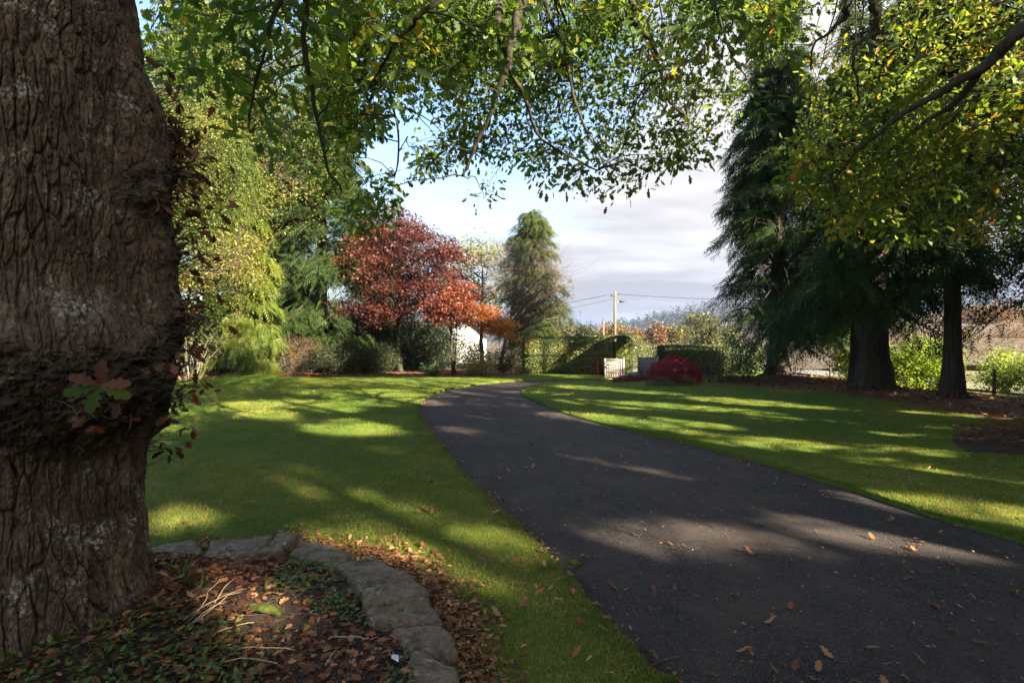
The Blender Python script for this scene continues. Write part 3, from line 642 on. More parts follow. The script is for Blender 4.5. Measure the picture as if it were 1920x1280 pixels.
# boughs: control points are (pixel, pixel, metres away) of what the photograph shows, joined to the trunk top
def P3(l): return np.array([P(*q) for q in l])
fk = np.array((OC[0]+.15, OC[1]+.1, 4.9))
BOUGHS = [
 (np.vstack(([fk], [(-2.0, 3.6, 6.0), (-.8, 4.9, 6.5)], P3([(975, -60, 6.0), (968, 30, 6.1), (958, 95, 6.2), (948, 130, 6.3), (925, 200, 6.5), (893, 275, 6.8), (868, 330, 7.0)]))), .115, .016),
 (np.vstack(([(-.8, 4.9, 6.5)], P3([(925, -20, 6.1), (935, 45, 6.2), (943, 85, 6.3), (960, 130, 6.5), (985, 190, 6.8), (1010, 255, 7.2), (1060, 290, 7.4), (1120, 320, 7.5)]))), .06, .010),
 (np.vstack(([fk], [(-2.2, 4.2, 6.3), (-.9, 6.2, 7.2)], P3([(1100, -140, 7.6), (1182, 0, 7.6), (1190, 42, 7.7), (1222, 78, 7.8), (1238, 130, 7.9), (1252, 180, 8.0), (1292, 228, 8.1)]))), .10, .012),
 (np.vstack(([(-.9, 6.2, 7.2)], P3([(980, -180, 7.5), (1020, 0, 7.8), (1060, 90, 8.0), (1075, 180, 8.0), (1110, 270, 8.2), (1150, 340, 8.2)]))), .05, .010),
 (np.vstack(([fk], [(-2.5, 4.2, 6.0), (-2.6, 6.0, 6.6)], P3([(640, -60, 7.0), (680, 60, 7.3), (720, 150, 7.6), (745, 230, 7.8), (740, 330, 8.0)]))), .08, .010),
 (np.vstack(([fk], [(-2.4, 3.6, 5.4)], P3([(560, -60, 4.4), (572, 90, 4.5), (590, 200, 4.6), (610, 300, 4.7), (640, 360, 4.8)]))), .045, .008),
 (np.vstack(([fk], [(-2.5, 3.4, 5.3)], P3([(520, -80, 4.0), (505, 60, 4.1), (480, 170, 4.2), (470, 250, 4.3)]))), .035, .006),
 (np.vstack(([(-2.0, 3.6, 6.0)], P3([(820, -60, 4.6), (790, 20, 4.7), (760, 60, 4.8), (720, 110, 5.0), (690, 170, 5.2)]))), .035, .007),
 (np.vstack(([(-.8, 4.9, 6.5)], P3([(1250, -120, 6.6), (1330, -10, 6.8), (1360, 80, 7.0), (1400, 150, 7.2)]))), .05, .008),
]
ACL = []   # (leaf cluster spots, bough points) for the sprigs
T = Acc(); BP = []; BR = []
def bough(T, pts, r0, r1, BP, BR, n=6, mossy=.5):
    q = smooth_line3(pts, n); q = wig(q, .012); k = len(q); rr = r0*(r1/r0)**np.linspace(0, 1, k)
    T.tube(q, rr*(1+.12*np.sin(np.arange(k)*2.1)), 9); BP.append(q); BR.append(rr)
CP = np.array((0, 0, CAM_H))
for pts, r0, r1 in BOUGHS: bough(T, np.where(np.arange(len(pts))[:, None] > 1, CP+(np.array(pts)-CP)*.93, pts), r0*1.15, r1*1.2, BP, BR)
def pick(poly, n, d0, d1, hole=()):
    """cluster spots inside a region of the canopy, d0..d1 metres away"""
    poly = np.array(poly, float); o = np.zeros((0, 3))
    while len(o) < n:
        x = U(poly[:, 0].min(), poly[:, 0].max(), n*3); y = U(poly[:, 1].min(), poly[:, 1].max(), n*3)
        dens = fbm(x/95., y/95., s=int(d0*10), o=3); k = inside(poly, x, y) & (dens > U(.30, .58, n*3))
        for h in hole: k &= ~inside(np.array(h, float), x, y)
        d = U(d0, d1, n*3); o = np.vstack((o, np.column_stack(((x-960)/FPX*d, d, CAM_H-(y-HOR)/FPX*d))[k]))
    return o[:n]
GAP = [(722, 195), (762, 225), (778, 300), (740, 330), (712, 318), (705, 250)]
GAP2 = [(790, 200), (835, 210), (850, 235), (810, 290), (785, 260)]
C_mid = [(600, -260), (1420, -260), (1475, 60), (1440, 130), (1400, 165), (1385, 200), (1330, 285), (1270, 310), (1215, 330), (1180, 362), (1090, 365), (1050, 345), (1010, 330), (975, 310), (900, 300), (840, 310), (800, 330), (770, 300), (700, 260), (640, 300), (600, 200)]
C_low = [(770, 310), (800, 290), (900, 290), (935, 330), (930, 380), (890, 400), (850, 380), (800, 350)]
C_lft = [(250, -200), (720, -200), (740, 120), (700, 240), (640, 330), (660, 385), (600, 350), (500, 300), (430, 200), (330, 60)]
C_red = [(620, 320), (700, 340), (790, 330), (800, 390), (740, 420), (650, 420)]
C_over = [(250, -1500), (1700, -1500), (1500, -260), (450, -260)]
groups = [(pick(C_mid, 4100, 6.1, 9.0, (GAP, GAP2)), 11, .105, OAK), (pick(C_mid, 2300, 8.6, 12.0, (GAP, GAP2)), 11, .105, OAK), (pick([(1230, -180), (1475, -180), (1478, 60), (1445, 140), (1395, 190), (1330, 280), (1250, 300), (1200, 150)], 560, 6.6, 9.4), 11, .105, OAK), (pick([(1150, -160), (1475, -160), (1480, 80), (1450, 170), (1390, 200), (1320, 220), (1220, 120)], 210, 4.8, 6.6), 9, .115, OAKBIG), (pick([(262, -80), (400, -80), (400, 160), (310, 175), (285, 130), (262, 90)], 90, 5.0, 8.5), 9, .105, OAK), (pick(C_low, 170, 6.4, 7.6), 8, .08, OAK),
          (pick(C_lft, 230, 3.6, 5.4), 8, .115, OAKBIG), (pick(C_lft, 560, 6.0, 9.0), 8, .095, OAK), (pick(C_red, 150, 6.0, 8.4), 8, .09, OAK), (pick(C_over, 900, 4.5, 8.0), 9, .11, OAK),
          (pick([(680, -200), (1050, -200), (1060, 120), (960, 200), (780, 190), (700, 130)], 95, 4.2, 5.6), 7, .12, OAKBIG)]
def attach(T, C, BP, BR, nsec, T_r=.011):
    """second-order boughs to spread centres, then a twig to each cluster spot"""
    P0 = np.vstack(BP); R0 = np.concatenate(BR)
    sec = C[rng.choice(len(C), nsec, replace=False)]
    j = (((sec[:, None]-P0[None])**2).sum(2)+np.where(P0[None, :, 2] < sec[:, None, 2], 1.0, 0)).argmin(1)
    P1, R1 = [P0], [R0]
    for s_, jj in zip(sec, j):
        a = P0[jj]; L = np.linalg.norm(s_-a)
        if L < .15: continue
        q = wig(bez(a, a*.5+s_*.5+np.array((0, 0, .22*L)), s_, 8), .03*L); rr = min(R0[jj]*.7, .006+.0055*L)*np.linspace(1, .35, 8); T.tube(q, rr, 5, .5, False); P1.append(q); R1.append(rr)
    P1 = np.vstack(P1); R1 = np.concatenate(R1); out = []
    for c in np.array_split(C, max(1, len(C)//250)): out.append((((c[:, None]-P1[None])**2).sum(2)+np.where(P1[None, :, 2] < c[:, None, 2]-.1, .35, 0)).argmin(1))
    j = np.concatenate(out); T.twigs(P1[j], C, np.minimum(R1[j]*.8, .007), .0022, .12, .5, 5)
groups = [(C[~(cut_for_sun(C, 0, 1.0, True) | (cut_for_sun(C) & (C[:, 2] > CAM_H+.70*C[:, 1])))], a_, b_, c_) for C, a_, b_, c_ in groups]
allC = np.vstack([g_[0] for g_ in groups]); attach(T, allC, BP, BR, 420)
child(T, 'boughs', M['mossy_bark'], oak, True)
A = Acc()
for C, lpc, ls, tpl in groups:
    tv = .42+.75*(fbm(C[:, 0]*1.3, C[:, 1]*.9, C[:, 2]*1.3, s=71)-.5)+rng.normal(0, .11, len(C)); sprig_leaves(A, C, lpc, ls*1.25, ls, tpl, tv, .7, .35, .2)
child(A, 'crown', M['oak_leaf'], oak)
# shoots and dead leaves growing from the burrs
T = Acc(); A = Acc(); S, E = [], []
for k in range(430):
    a, z = random.choice(((8, 1.42), (-25, 1.34), (28, 1.8), (14, 2.5), (33, 2.7), (36, 2.2), (40, 2.9), (34, 1.2), (42, 1.9), (40, 2.5), (44, 3.05), (44, 2.75), (40, 1.45)))
    a = R(a+random.gauss(0, 9)); z += random.gauss(0, .13); rr = float(np.interp(z, zz[:760], r[:760, np.argmin(abs(th-a))]))
    S.append((OC[0]+(rr-.03)*math.cos(a), OC[1]+(rr-.03)*math.sin(a), z)); L = abs(random.gauss(0, .10))+.06
    if math.degrees(a) > 30: L *= 1.35
    E.append(np.array(S[-1])+norm(np.array((math.cos(a), math.sin(a), U(-.3, 1.0)))+rng.normal(0, .45, 3))*L)
S, E = np.array(S), np.array(E); T.twigs(S, E, .004, .0015, .05, .5, 5)
S2 = S+(E-S)*U(.4, .9, (len(S), 1)); E2 = S2+(E-S)*.35+rng.normal(0, .05, S.shape); T.twigs(S2, E2, .002, .001, .02)
ST_ = T
k = U(0, 1, len(E)) < .36; sprig_leaves(A, E[k], 2, .035, .072, OAKBIG, U(0, .38, k.sum()), .8, .3, .3); child(A, 'dead_leaves', M['litter'], oak)
A = Acc(); c = P(187, 722, 2.12)
for dx, dy, tn_ in ((-.95, -.2, .33), (-.3, -.8, .37), (.75, -.35, .55)):
    A.leaves([c], np.array([(dx*.8+.1, dx*.5-.15, dy)]), np.array([(.45, -.8, .35)]), .118, OAKBIG, tn_)
A_ = Acc()
for dx, dy, tn_ in ((.95, .08, .25), (.05, .6, .1), (-.8, .35, .15)): A_.leaves([c], np.array([(dx*.8+.1, dx*.5-.15, dy)]), np.array([(.45, -.8, .35)]), .105, OAKBIG, tn_)
child(A_, 'dead_leaves', M['litter'], oak)
ST_.twigs([(c[0]-.12, c[1]+.22, c[2]-.05)], [c], .005, .003, .05); child(ST_, 'sprays', M['twig'], oak)
child(A, 'green_shoot', M['oak_leaf'], oak)['label'] = 'fan of green and russet oak leaves on the mossy burr'

# ------------------------------------------------------------------ second oak, its trunk just outside the frame on the right
ro = thing('oak_tree', 'golden green oak reaching in from the right, long dark boughs sloping down over the lawn', 'tree', (9.3, 5.6, .05))
T = Acc(); rb = np.array((9.3, 5.6, -.1)); rt_ = np.array((9.0, 5.9, 7.6)); tp = wig(bez(rb, (rb+rt_)/2+(.1, .1, 0), rt_, 14), .02)
T.tube(tp, np.linspace(.42, .20, 14), 14); root_flare(T, np.array((9.3, 5.6, .05)), .42, 6)
RB = [
 (np.vstack(([tp[-3]], P3([(2040, -40, 6.9), (1925, 45, 7.0), (1850, 120, 7.2), (1770, 168, 7.4), (1690, 215, 7.6), (1640, 255, 7.7), (1598, 292, 7.9), (1560, 340, 8.1)]))), .13, .012),
 (np.vstack((P3([(1850, 120, 7.2), (1790, 190, 7.6), (1720, 240, 8.0), (1660, 290, 8.3)]))), .05, .012),
 (np.vstack(([tp[-5]], P3([(2030, 70, 7.6), (1925, 130, 7.9), (1880, 180, 8.1), (1800, 215, 8.4), (1730, 262, 8.7), (1650, 300, 9.0), (1600, 335, 9.2)]))), .10, .012),
 (np.vstack(([tp[-1]], P3([(1800, -160, 6.8), (1648, -10, 7.0), (1648, 30, 7.0), (1632, 62, 7.1), (1603, 90, 7.2), (1602, 140, 7.3), (1610, 190, 7.4)]))), .08, .009),
 (np.vstack(([tp[-1]], P3([(1720, -200, 7.4), (1596, -10, 7.6), (1585, 30, 7.7), (1555, 60, 7.8), (1526, 85, 7.9), (1520, 130, 8.0)]))), .06, .009),
 (np.vstack(([tp[-6]], P3([(1990, 170, 8.2), (1930, 220, 8.4), (1890, 280, 8.6), (1860, 350, 8.9), (1790, 400, 9.2)]))), .09, .010),
 (np.vstack(([tp[-2]], [(7.5, 4.0, 8.2), (5.5, 3.0, 8.0), (3.8, 2.4, 7.4)])), .09, .012),
 (np.vstack(([tp[-2]], [(9.0, 3.5, 8.5), (8.6, 1.5, 8.3), (8, 0.2, 7.6)])), .09, .012),
 (np.vstack(([tp[-1]], [(9.6, 7.6, 9.5), (10, 9.2, 10.6), (10, 10.5, 10.8)])), .10, .012),
]
BP, BR = [tp], [np.linspace(.42, .2, 14)]
for k_, (pts, r0, r1) in enumerate(RB): bough(T, np.where((np.arange(len(pts))[:, None] > (1 if k_ != 1 else -1)) & (k_ < 6), CP+(np.array(pts)-CP)*.88, pts), r0*1.2, r1*1.3, BP, BR)
C_r = [(1490, -260), (2150, -260), (2150, 420), (1900, 430), (1800, 440), (1700, 470), (1600, 430), (1500, 400), (1470, 330), (1500, 240), (1520, 130), (1500, 40)]
C_r2 = [(1480, 20), (1480, 200), (1400, 150), (1420, 40)]
C_hi = np.column_stack((U(2.5, 7, 260), U(.5, 3.5, 260), U(6.6, 9.3, 260))); C_hi = C_hi[~cut_for_sun(C_hi)]
rg = [(pick([(1480, 120), (2000, 100), (2000, 430), (1820, 445), (1700, 475), (1560, 440), (1480, 360)], 520, 6.6, 8.6), 10, .10, OAK), (pick(C_r, 1600, 6.9, 9.2), 10, .10, OAK), (pick(C_r, 1100, 9.0, 11.8), 10, .10, OAK), (pick(C_r2, 30, 6.8, 8.0), 7, .095, OAK), (C_hi, 8, .12, OAK)]
rg = [(C[~(cut_for_sun(C, 0, 1.0, True) | (cut_for_sun(C) & (C[:, 2] > CAM_H+.70*C[:, 1])))], a_, b_, c_) for C, a_, b_, c_ in rg]
attach(T, np.vstack([g_[0] for g_ in rg]), BP, BR, 260); child(T, 'boughs', M['mossy_bark'], ro, True)
A = Acc()
for C, lpc, ls, tpl in rg:
    tv = .46+.8*(fbm(C[:, 0]*1.2, C[:, 1]*.9, C[:, 2]*1.2, s=73)-.5)+rng.normal(0, .13, len(C)); sprig_leaves(A, C, lpc, ls*1.25, ls, tpl, tv, .65, .3, .2)
child(A, 'crown', M['oak_leaf_gold'], ro)

# ------------------------------------------------------------------ conifers along the right boundary
cone = lambda r, p: (lambda t, a: r*max(1-t, 0)**p)
CL = 'conifers along the right boundary'
conifer('cedar_tree', 'dark feathery conifer beside the clipped hedge, ragged branch tips against the sky', (11.45, 22.0), 18, .36, cone(3.6, .75), 1.5, 200, 66, .55, M['dark_conifer'], M['red_bark'], .34, .22, cut=.45, group=CL)
conifer('cedar_tree', 'dark conifer with the thickest trunk, ferny shoots down its flared base', (10.75, 15.2), 15, .37, cone(3.0, .6), 2.1, 190, 78, .48, M['dark_conifer'], M['red_bark'], .38, .18, cut=.8, ferny=150, group=CL, z1=1)
conifer('cedar_tree', 'conifer with a straight bare fluted lower trunk in the mulch strip', (11.7, 13.6), 14.5, .205, cone(2.9, .6), 3.1, 140, 70, .48, M['dark_conifer'], M['red_bark'], .36, .16, cut=.35, group=CL)
conifer('cedar_tree', 'dark conifer leaning its low drooping branches in at the right edge of the picture', (15.2, 12.7), 13, .28, cone(4.0, .6), 2.5, 110, 46, .5, M['dark_conifer'], M['red_bark'], .30, .12, group=CL)
conifer('cedar_tree', 'slender dark conifer set back between its two thicker trunked neighbours', (12.9, 19.2), 15, .2, cone(2.2, .6), 2.6, 120, 62, .5, M['dark_conifer'], M['red_bark'], .34, .18, cut=.35, group=CL)

for k, (x, y, H_, r_) in enumerate(((12.6, -16, 18, 3.6), (15.8, -16.2, 22, 3.8), (16.2, -12.6, 21, 3.6), (13.2, -12.2, 19, 3.5), (13.4, -8.6, 19, 3.4), (13.0, -5.0, 19, 3.3), (12.6, -1.4, 19, 3.2), (13.0, 2.2, 18, 3.2), (12.9, 5.8, 18, 3.1), (14.4, 9.2, 17, 3.2), (18.5, -14, 19, 4), (18.5, -8, 19, 4), (18.5, -2, 19, 4), (18.8, 4, 18, 4), (20, 9.5, 17, 3.6))):  # unseen trees outside the frame, placed to shade lawn, drive and oak trunk
    conifer('cedar_tree', 'unseen dark conifer beyond the right edge of the picture, placed to shade the ground', (x, y), H_, .32, cone(r_, .5), .5, 170, 42, .85, M['dark_conifer'], M['red_bark'], .34, .18, tpl=FROND3, group=CL)

# ------------------------------------------------------------------ tall trees behind the lawn on the left
conifer('cypress_tree', 'tallest pale green cypress with hanging sprays above the burred oak trunk', (-18.0, 30.5), 33, .45, cone(5.2, .6), 1.5, 230, 42, .8, M['lime_cypress'], M['bark'], .42, .12, hang=.9, spread=.25, seed_t=(.5, .3))
conifer('cypress_tree', 'bright yellow green cypress with hanging sprays left of the dark fir', (-13.2, 25.0), 12.0, .22, cone(2.3, .55), .3, 120, 70, .5, M['lime_cypress'], M['bark'], .5, .1, hang=1.0, seed_t=(.6, .3))
conifer('fir_tree', 'broad dark green fir standing between bright cypress and red maple', (-11.0, 29.6), 19, .4, cone(4.3, .6), .4, 190, 50, .62, M['green_conifer'], M['bark'], .30, .16, hang=.35)
conifer('fir_tree', 'dark fir in the gap behind the bright yellow green cypress', (-16.6, 36), 17, .35, cone(4.6, .6), .4, 150, 34, .8, M['green_conifer'], M['bark'], .3, .16, tpl=FROND3)
conifer('fir_tree', 'shorter dark fir showing behind the red maple branches', (-9.2, 37), 10.5, .25, cone(3.6, .6), .3, 110, 40, .7, M['green_conifer'], M['bark'], .3, .16, tpl=FROND3)
broadleaf('yellowing_tree', 'broadleaf tree turning yellow beside the burred oak trunk', 'tree', (-15.4, 22.6), 14.5, .2, [(1.2, .3, 7.5, 3.4, 2.6, 4.2), (2.4, 0, 4.6, 2.2, 2, 2), (.5, 0, 10.8, 2.8, 2.6, 3), (-2.5, 0, 8, 3, 2.6, 4)], 1000, 40, .125, M['yellow_leaf'], M['bark'], .42, LEAF, 16, hang=.35, tint=(.45, .5))
broadleaf('yellowing_tree', 'taller yellow green broadleaf tree behind, crown above the dark fir', 'tree', (-15.2, 28.2), 18.5, .2, [(2.4, 0, 12.5, 3.4, 2.6, 5), (4.0, 0, 9.6, 2.4, 2, 2.6), (0, 0, 12, 3.4, 2.6, 5), (3.4, 0, 15.5, 3, 2.4, 3)], 950, 40, .14, M['yellow_leaf'], M['bark'], .5, LEAF, 16, hang=.35, tint=(.42, .45))
broadleaf('red_maple', 'large dark red maple with spreading layered crown', 'tree', (-6.25, 28.6), 10, .17, [(0, 0, 5.6, 3.5, 3, 2.9), (-1.9, -.4, 3.4, 1.8, 1.8, 1.2), (1.6, -.2, 6.0, 2.2, 2, 2.0), (-.6, 0, 7.8, 2.2, 2.1, 1.7), (1.8, -.3, 3.6, 1.7, 1.6, 1.0)], 800, 46, .115, M['red_maple'], M['mossy_bark'], .34, MAPLE, 24, flat=.32, hang=.2, fork=.22, tint=(.55, .55))
broadleaf('orange_maple', 'small many stemmed maple turning from red to orange', 'tree', (-2.95, 26.4), 4.6, .085, [(-.2, 0, 3.4, 1.5, 1.2, .9), (1.2, -.3, 3.1, 1.5, 1.2, .55), (2.2, -.3, 2.5, 1.0, .9, .42), (2.75, -.4, 1.95, .55, .5, .35), (.5, 0, 4.3, 1.0, .9, .55)], 380, 30, .10, M['orange_maple'], M['red_bark'], .22, MAPLE, 24, stems=6, flat=.3, hang=.25, fork=.3, tint=(.35, .3), twig_r=.005, hue=lambda c, t: np.clip(t+.19*c[:, 0]-.12, 0, 1))
broadleaf('golden_tree', 'thin leaved golden tree rising between red maple and bare tree', 'tree', (-2.5, 42.5), 11.2, .2, [(0, 0, 7.2, 2.6, 2.2, 3.6), (-1.5, 0, 8.0, 2, 2, 2.4)], 260, 15, .24, M['yellow_leaf'], M['bark'], .5, LEAF, 18, tint=(.62, .3))
conifer('cypress_tree', 'olive green cypress just behind the bare tree', (1.45, 37), 11.2, .24, lambda t, a: 2.5*max(1-t, 0)**.36*(1+.35*math.sin(3*a+5*t)), 1.0, 150, 60, .5, M['green_conifer'], M['bark'], .22, .3, seed_t=(.7, .35), spread=.45)
bt = broadleaf('bare_tree', 'leafless tree leaning out over the hedge, pale upswept branches', 'tree', (-.75, 33.2), 8.6, .15, [(1.8, 0, 6.0, 2.4, 1.8, 2.6), (3.3, 0, 5.0, 1.6, 1.4, 2.0), (.4, 0, 6.8, 1.3, 1.2, 1.8)], 1100, 0, .1, None, M['grey_twig'], .95, LEAF, 40, lean=(1.4, 0), fork=.2, twig_r=.015, sides=6)
for lbl, b_, bl, n_, lp, ls, ma, st, tn_, ex in (
  ('pale many stemmed shrub with sparse green leaves beside the burred oak trunk', (-14.0, 22.3), [(0, 0, 1.5, 1.5, 1.1, .9)], 130, 4, .10, 'shrub_lime', 22, (.45, .3), .35),
  ('coppery brown twiggy shrub below the dark fir', (-10.6, 25.2), [(0, 0, 1.45, 1.25, .9, .55), (-.2, 0, .6, .9, .8, .55)], 380, 9, .05, 'shrub_brown', 22, (.5, .35), .3),
  ('dark olive shrub mound left of the red maple trunk', (-8.7, 26.6), [(0, 0, .9, 1.5, 1.0, .85)], 420, 12, .08, 'shrub_dark', 14, (.4, .3), .1),
  ('dark shrub mound directly under the red maple', (-7.0, 26.9), [(0, 0, .85, 1.1, .9, .8)], 320, 12, .08, 'shrub_dark', 12, (.5, .3), .1),
  ('tall dark evergreen shrub behind the red maple trunk', (-6.0, 31.8), [(0, 0, 1.6, 2.9, 1.2, 2.0)], 620, 14, .14, 'shrub_dark', 12, (.3, .3), .1),
  ('broad dark evergreen bush between the red maple trunk and the house', (-6.2, 34.5), [(0, 0, 1.7, 2.0, 1.0, 2.1)], 520, 16, .15, 'shrub_dark', 12, (.3, .3), .1),
  ('dark leafy shrub in front of the house foot', (-3.4, 33.5), [(0, 0, .9, 2.0, .8, 1.15)], 440, 14, .12, 'shrub_dark', 12, (.4, .3), .1),
  ('dark evergreen shrub at the back beneath the dark fir', (-12.5, 28.2), [(0, 0, 1.0, 2.0, 1.2, 1.0)], 320, 14, .12, 'shrub_dark', 12, (.35, .3), .1),
  ('pale yellow green shrub beside the orange maple stems', (-1.55, 25.9), [(0, 0, .6, .85, .7, .55), (-.5, .1, .85, .5, .5, .4)], 360, 10, .065, 'shrub_pale', 14, (.5, .35), .1),
  ('rough green bush where the long clipped hedge begins', (1.0, 29.8), [(0, 0, 1.1, .9, .8, 1.1)], 300, 12, .08, 'hedge_green', 12, (.45, .35), .25),
  ('small dark green bush behind the pale yellow green shrub', (-.4, 28.0), [(0, 0, .7, .9, .8, .7)], 220, 12, .09, 'shrub_dark', 10, (.6, .3), .2)):
    shrub('shrub', lbl, b_, bl, n_, lp, ls, M[ma], M['pale_twig'] if 'pale many' in lbl else M['twig'], .15, st, .016 if 'pale many' in lbl else .011, tn_, ext=ex)
def clump(name, label, x, y, n, L, mt, cat, spread=.8, group=None, tpl=FROND, rad=.1):
    b_ = np.array((x, y, float(gz(x, y)))); root = thing(name, label, cat, b_, group); A = Acc()
    a = U(0, 6.28, n); d = np.column_stack((np.cos(a)*spread, np.sin(a)*spread, U(.4, 1.3, n))); nor = np.column_stack((-np.cos(a), -np.sin(a), 0*a+.8))
    A.leaves(b_+np.column_stack((U(-1, 1, (n, 2))*rad, np.zeros(n))), d, nor, L*U(.6, 1.2, n), tpl, U(0, 1, n)); child(A, 'fronds', mt, root); return root
clump('fern', 'blue green fern clump left of the orange maple stems', -4.0, 25.9, 44, .75, M['fern_green'], 'fern', .7)
clump('fern', 'small fern clump right of the orange maple stems', -2.1, 26.0, 26, .55, M['fern_green'], 'fern', .8)
clump('fern', 'fern clump sprouting below the bright yellow green cypress', -12.6, 24.4, 26, .5, M['cover_leaf'], 'fern', .8)
# ------------------------------------------------------------------ house behind the maples
def box(A, x0, x1, y0, y1, z0, z1):
    v = np.array([(x, y, z) for z in (z0, z1) for y in (y0, y1) for x in (x0, x1)]); A.add(v, np.array(((0, 2, 3, 1), (4, 5, 7, 6), (0, 1, 5, 4), (2, 6, 7, 3), (0, 4, 6, 2), (1, 3, 7, 5))))
h = thing('white_house', 'white gabled house half hidden behind the maples', 'house', (-5.4, 46, -.1)); A = Acc()
v = [(-9, 46, -.1), (-2.6, 46, -.1), (-2.6, 46, 2.6), (-5.8, 46, 5.4), (-9, 46, 2.6)]; v = np.array(v+[(x, 54, z) for x, _, z in v])
A.add(v, [np.array(((0, 1, 2, 3, 4), (9, 8, 7, 6, 5))), np.array(((1, 6, 7, 2), (0, 4, 9, 5)))]); child(A, 'wall', M['white_wall'], h)
A = Acc()
for sx in (-1, 1):
    p = [(-5.8, 5.42), (-5.8+sx*3.5, 2.35), (-5.8+sx*3.5, 2.49), (-5.8, 5.58)]; v = np.array([(x, 45.7, z) for x, z in p]+[(x, 54.3, z) for x, z in p])
    A.add(v, np.array(((0, 1, 2, 3), (4, 7, 6, 5), (0, 4, 5, 1), (1, 5, 6, 2), (3, 2, 6, 7))))
rf = child(A, 'roof', M['slate'], h); A = Acc(); box(A, -5.7, -5.1, 49.6, 50.2, 5.3, 6.7); ch = A.build('chimney', M['white_wall'], rf); ch.location = (5.4, -46, .1)

# ------------------------------------------------------------------ clipped hedges
def hedge(name, label, line, w, hgt, n, ls, lm, tint, core=M['twig']):
    L = smooth_line(line, 10); k = len(L); tn = norm(np.gradient(L, axis=0)); pr = np.stack((-tn[:, 1], tn[:, 0]), 1)
    z0 = gz(L[:, 0], L[:, 1]); root = thing(name, label, 'hedge', (L[0, 0], L[0, 1], z0[0])); s = np.linspace(0, 1, k); ln = np.linalg.norm(np.diff(L, axis=0), axis=1).sum()
    def sec(i, ph, f):   # rounded box section
        c, q = np.cos(ph), np.sin(ph); e = .38; x = np.sign(c)*np.abs(c)**e*w/2*f; z = (np.sign(q)*np.abs(q)**e*.5+.5)
        return x, z*hgt*f
    endt = np.clip(np.minimum(s, 1-s)*ln/.45, .02, 1); endt = np.sqrt(1-(1-endt)**2)*.75+.25
    m = 48; ph = np.arange(m)*2*math.pi/m; A = Acc(); X, Z = sec(0, ph, .9)
    wob = 1+.10*(fbm(s[:, None]*ln*1.2+0*ph, np.cos(ph)[None]*1.5+0*s[:, None], np.sin(ph)[None]+0*s[:, None], s=5)-.5)
    V = np.stack((L[:, None, 0]+pr[:, None, 0]*X[None]*endt[:, None]*wob, L[:, None, 1]+pr[:, None, 1]*X[None]*endt[:, None]*wob, z0[:, None]-.05+Z[None]*wob), -1)
    i = np.arange(k-1)[:, None]*m; j = np.arange(m)[None]; j2 = (j+1) % m
    A.add(V.reshape(-1, 3), [np.stack((i+j, i+j2, i+m+j2, i+m+j), -1).reshape(-1, 4), np.array([np.arange(m), (k-1)*m+np.arange(m)[::-1]])]); child(A, 'stems', core, root, True)
    si = rng.integers(0, k, n); cap = U(0, 1, n) < .12; si = np.where(cap, np.where(U(0, 1, n) < .5, 0, k-1), si); pa = np.linspace(0, 2*math.pi, 721); sx, sz = sec(0, pa, 1); al = np.concatenate(([0], np.cumsum(np.hypot(np.diff(sx), np.diff(sz))))); ph = np.interp(U(0, al[-1], n), al, pa); lowz = sec(0, ph, 1)[1] < .04; ph = np.where(lowz, -ph, ph)
    f = np.where(cap, np.sqrt(U(0, 1, n)), U(.9, 1.03, n)); x, z = sec(0, ph, 1); x = x*f*endt[si]; z = np.where(cap, (z-hgt/2)*f+hgt/2, z)
    p = np.column_stack((L[si]+pr[si]*x[:, None]+tn[si]*U(-.5, .5, n)[:, None]*ln/k, z0[si]+z-.02)); b_ = 1+.07*(fbm(p[:, 0]*1.3, p[:, 1]*1.3, p[:, 2]*1.3, s=5)-.5)
    p[:, 2] = z0[si]+(p[:, 2]-z0[si])*b_; p += rng.normal(0, .018, p.shape)
    out = np.column_stack((pr[si]*(np.sign(x)*np.abs(x/(w/2))**4)[:, None], np.clip(z/hgt, 0, 1)**6*1.2-.1))+np.column_stack((tn[si]*np.where(cap, np.where(si == 0, -2, 2), 0)[:, None], np.zeros(n)))
    d = rng.normal(0, .6, (n, 3))+out*.5; d[:, 2] += .35; A = Acc()
    tv = tint[0]+tint[1]*(2*fbm(p[:, 0]*1.1, p[:, 1]*1.1, p[:, 2]*1.1, s=8)-1)*1.6+rng.normal(0, .16, n)
    A.leaves(p, d, out+rng.normal(0, .5, (n, 3)), ls*U(.6, 1.3, n), LEAF, np.clip(tv, 0, 1)); child(A, 'foliage', lm, root)
    return root
hedge('hedge', 'long clipped mixed hedge ending in a rounded corner behind the pale gate', [(.7, 28.4), (2.4, 28.3), (4.0, 27.9), (5.2, 26.9), (5.45, 25.5)], 1.25, 1.98, 42000, .075, M['hedge_leaf'], (.5, .40), M['shrub_dark'])
hedge('hedge', 'low clipped green hedge behind the crimson dome maple', [(7.75, 26.6), (9.6, 27.2), (11.4, 27.8), (13.4, 28.2)], 1.2, 1.48, 26000, .075, M['hedge_green'], (.55, .3), M['shrub_dark'])
shrub('shrub', 'loose olive bush seen through the gateway between the hedges', (8.0, 33.5), [(0, 0, 1.1, 1.1, .9, 1.1)], 260, 10, .1, M['hedge_leaf'], None, .18, 10, tint=(.4, .3), ext=.2)
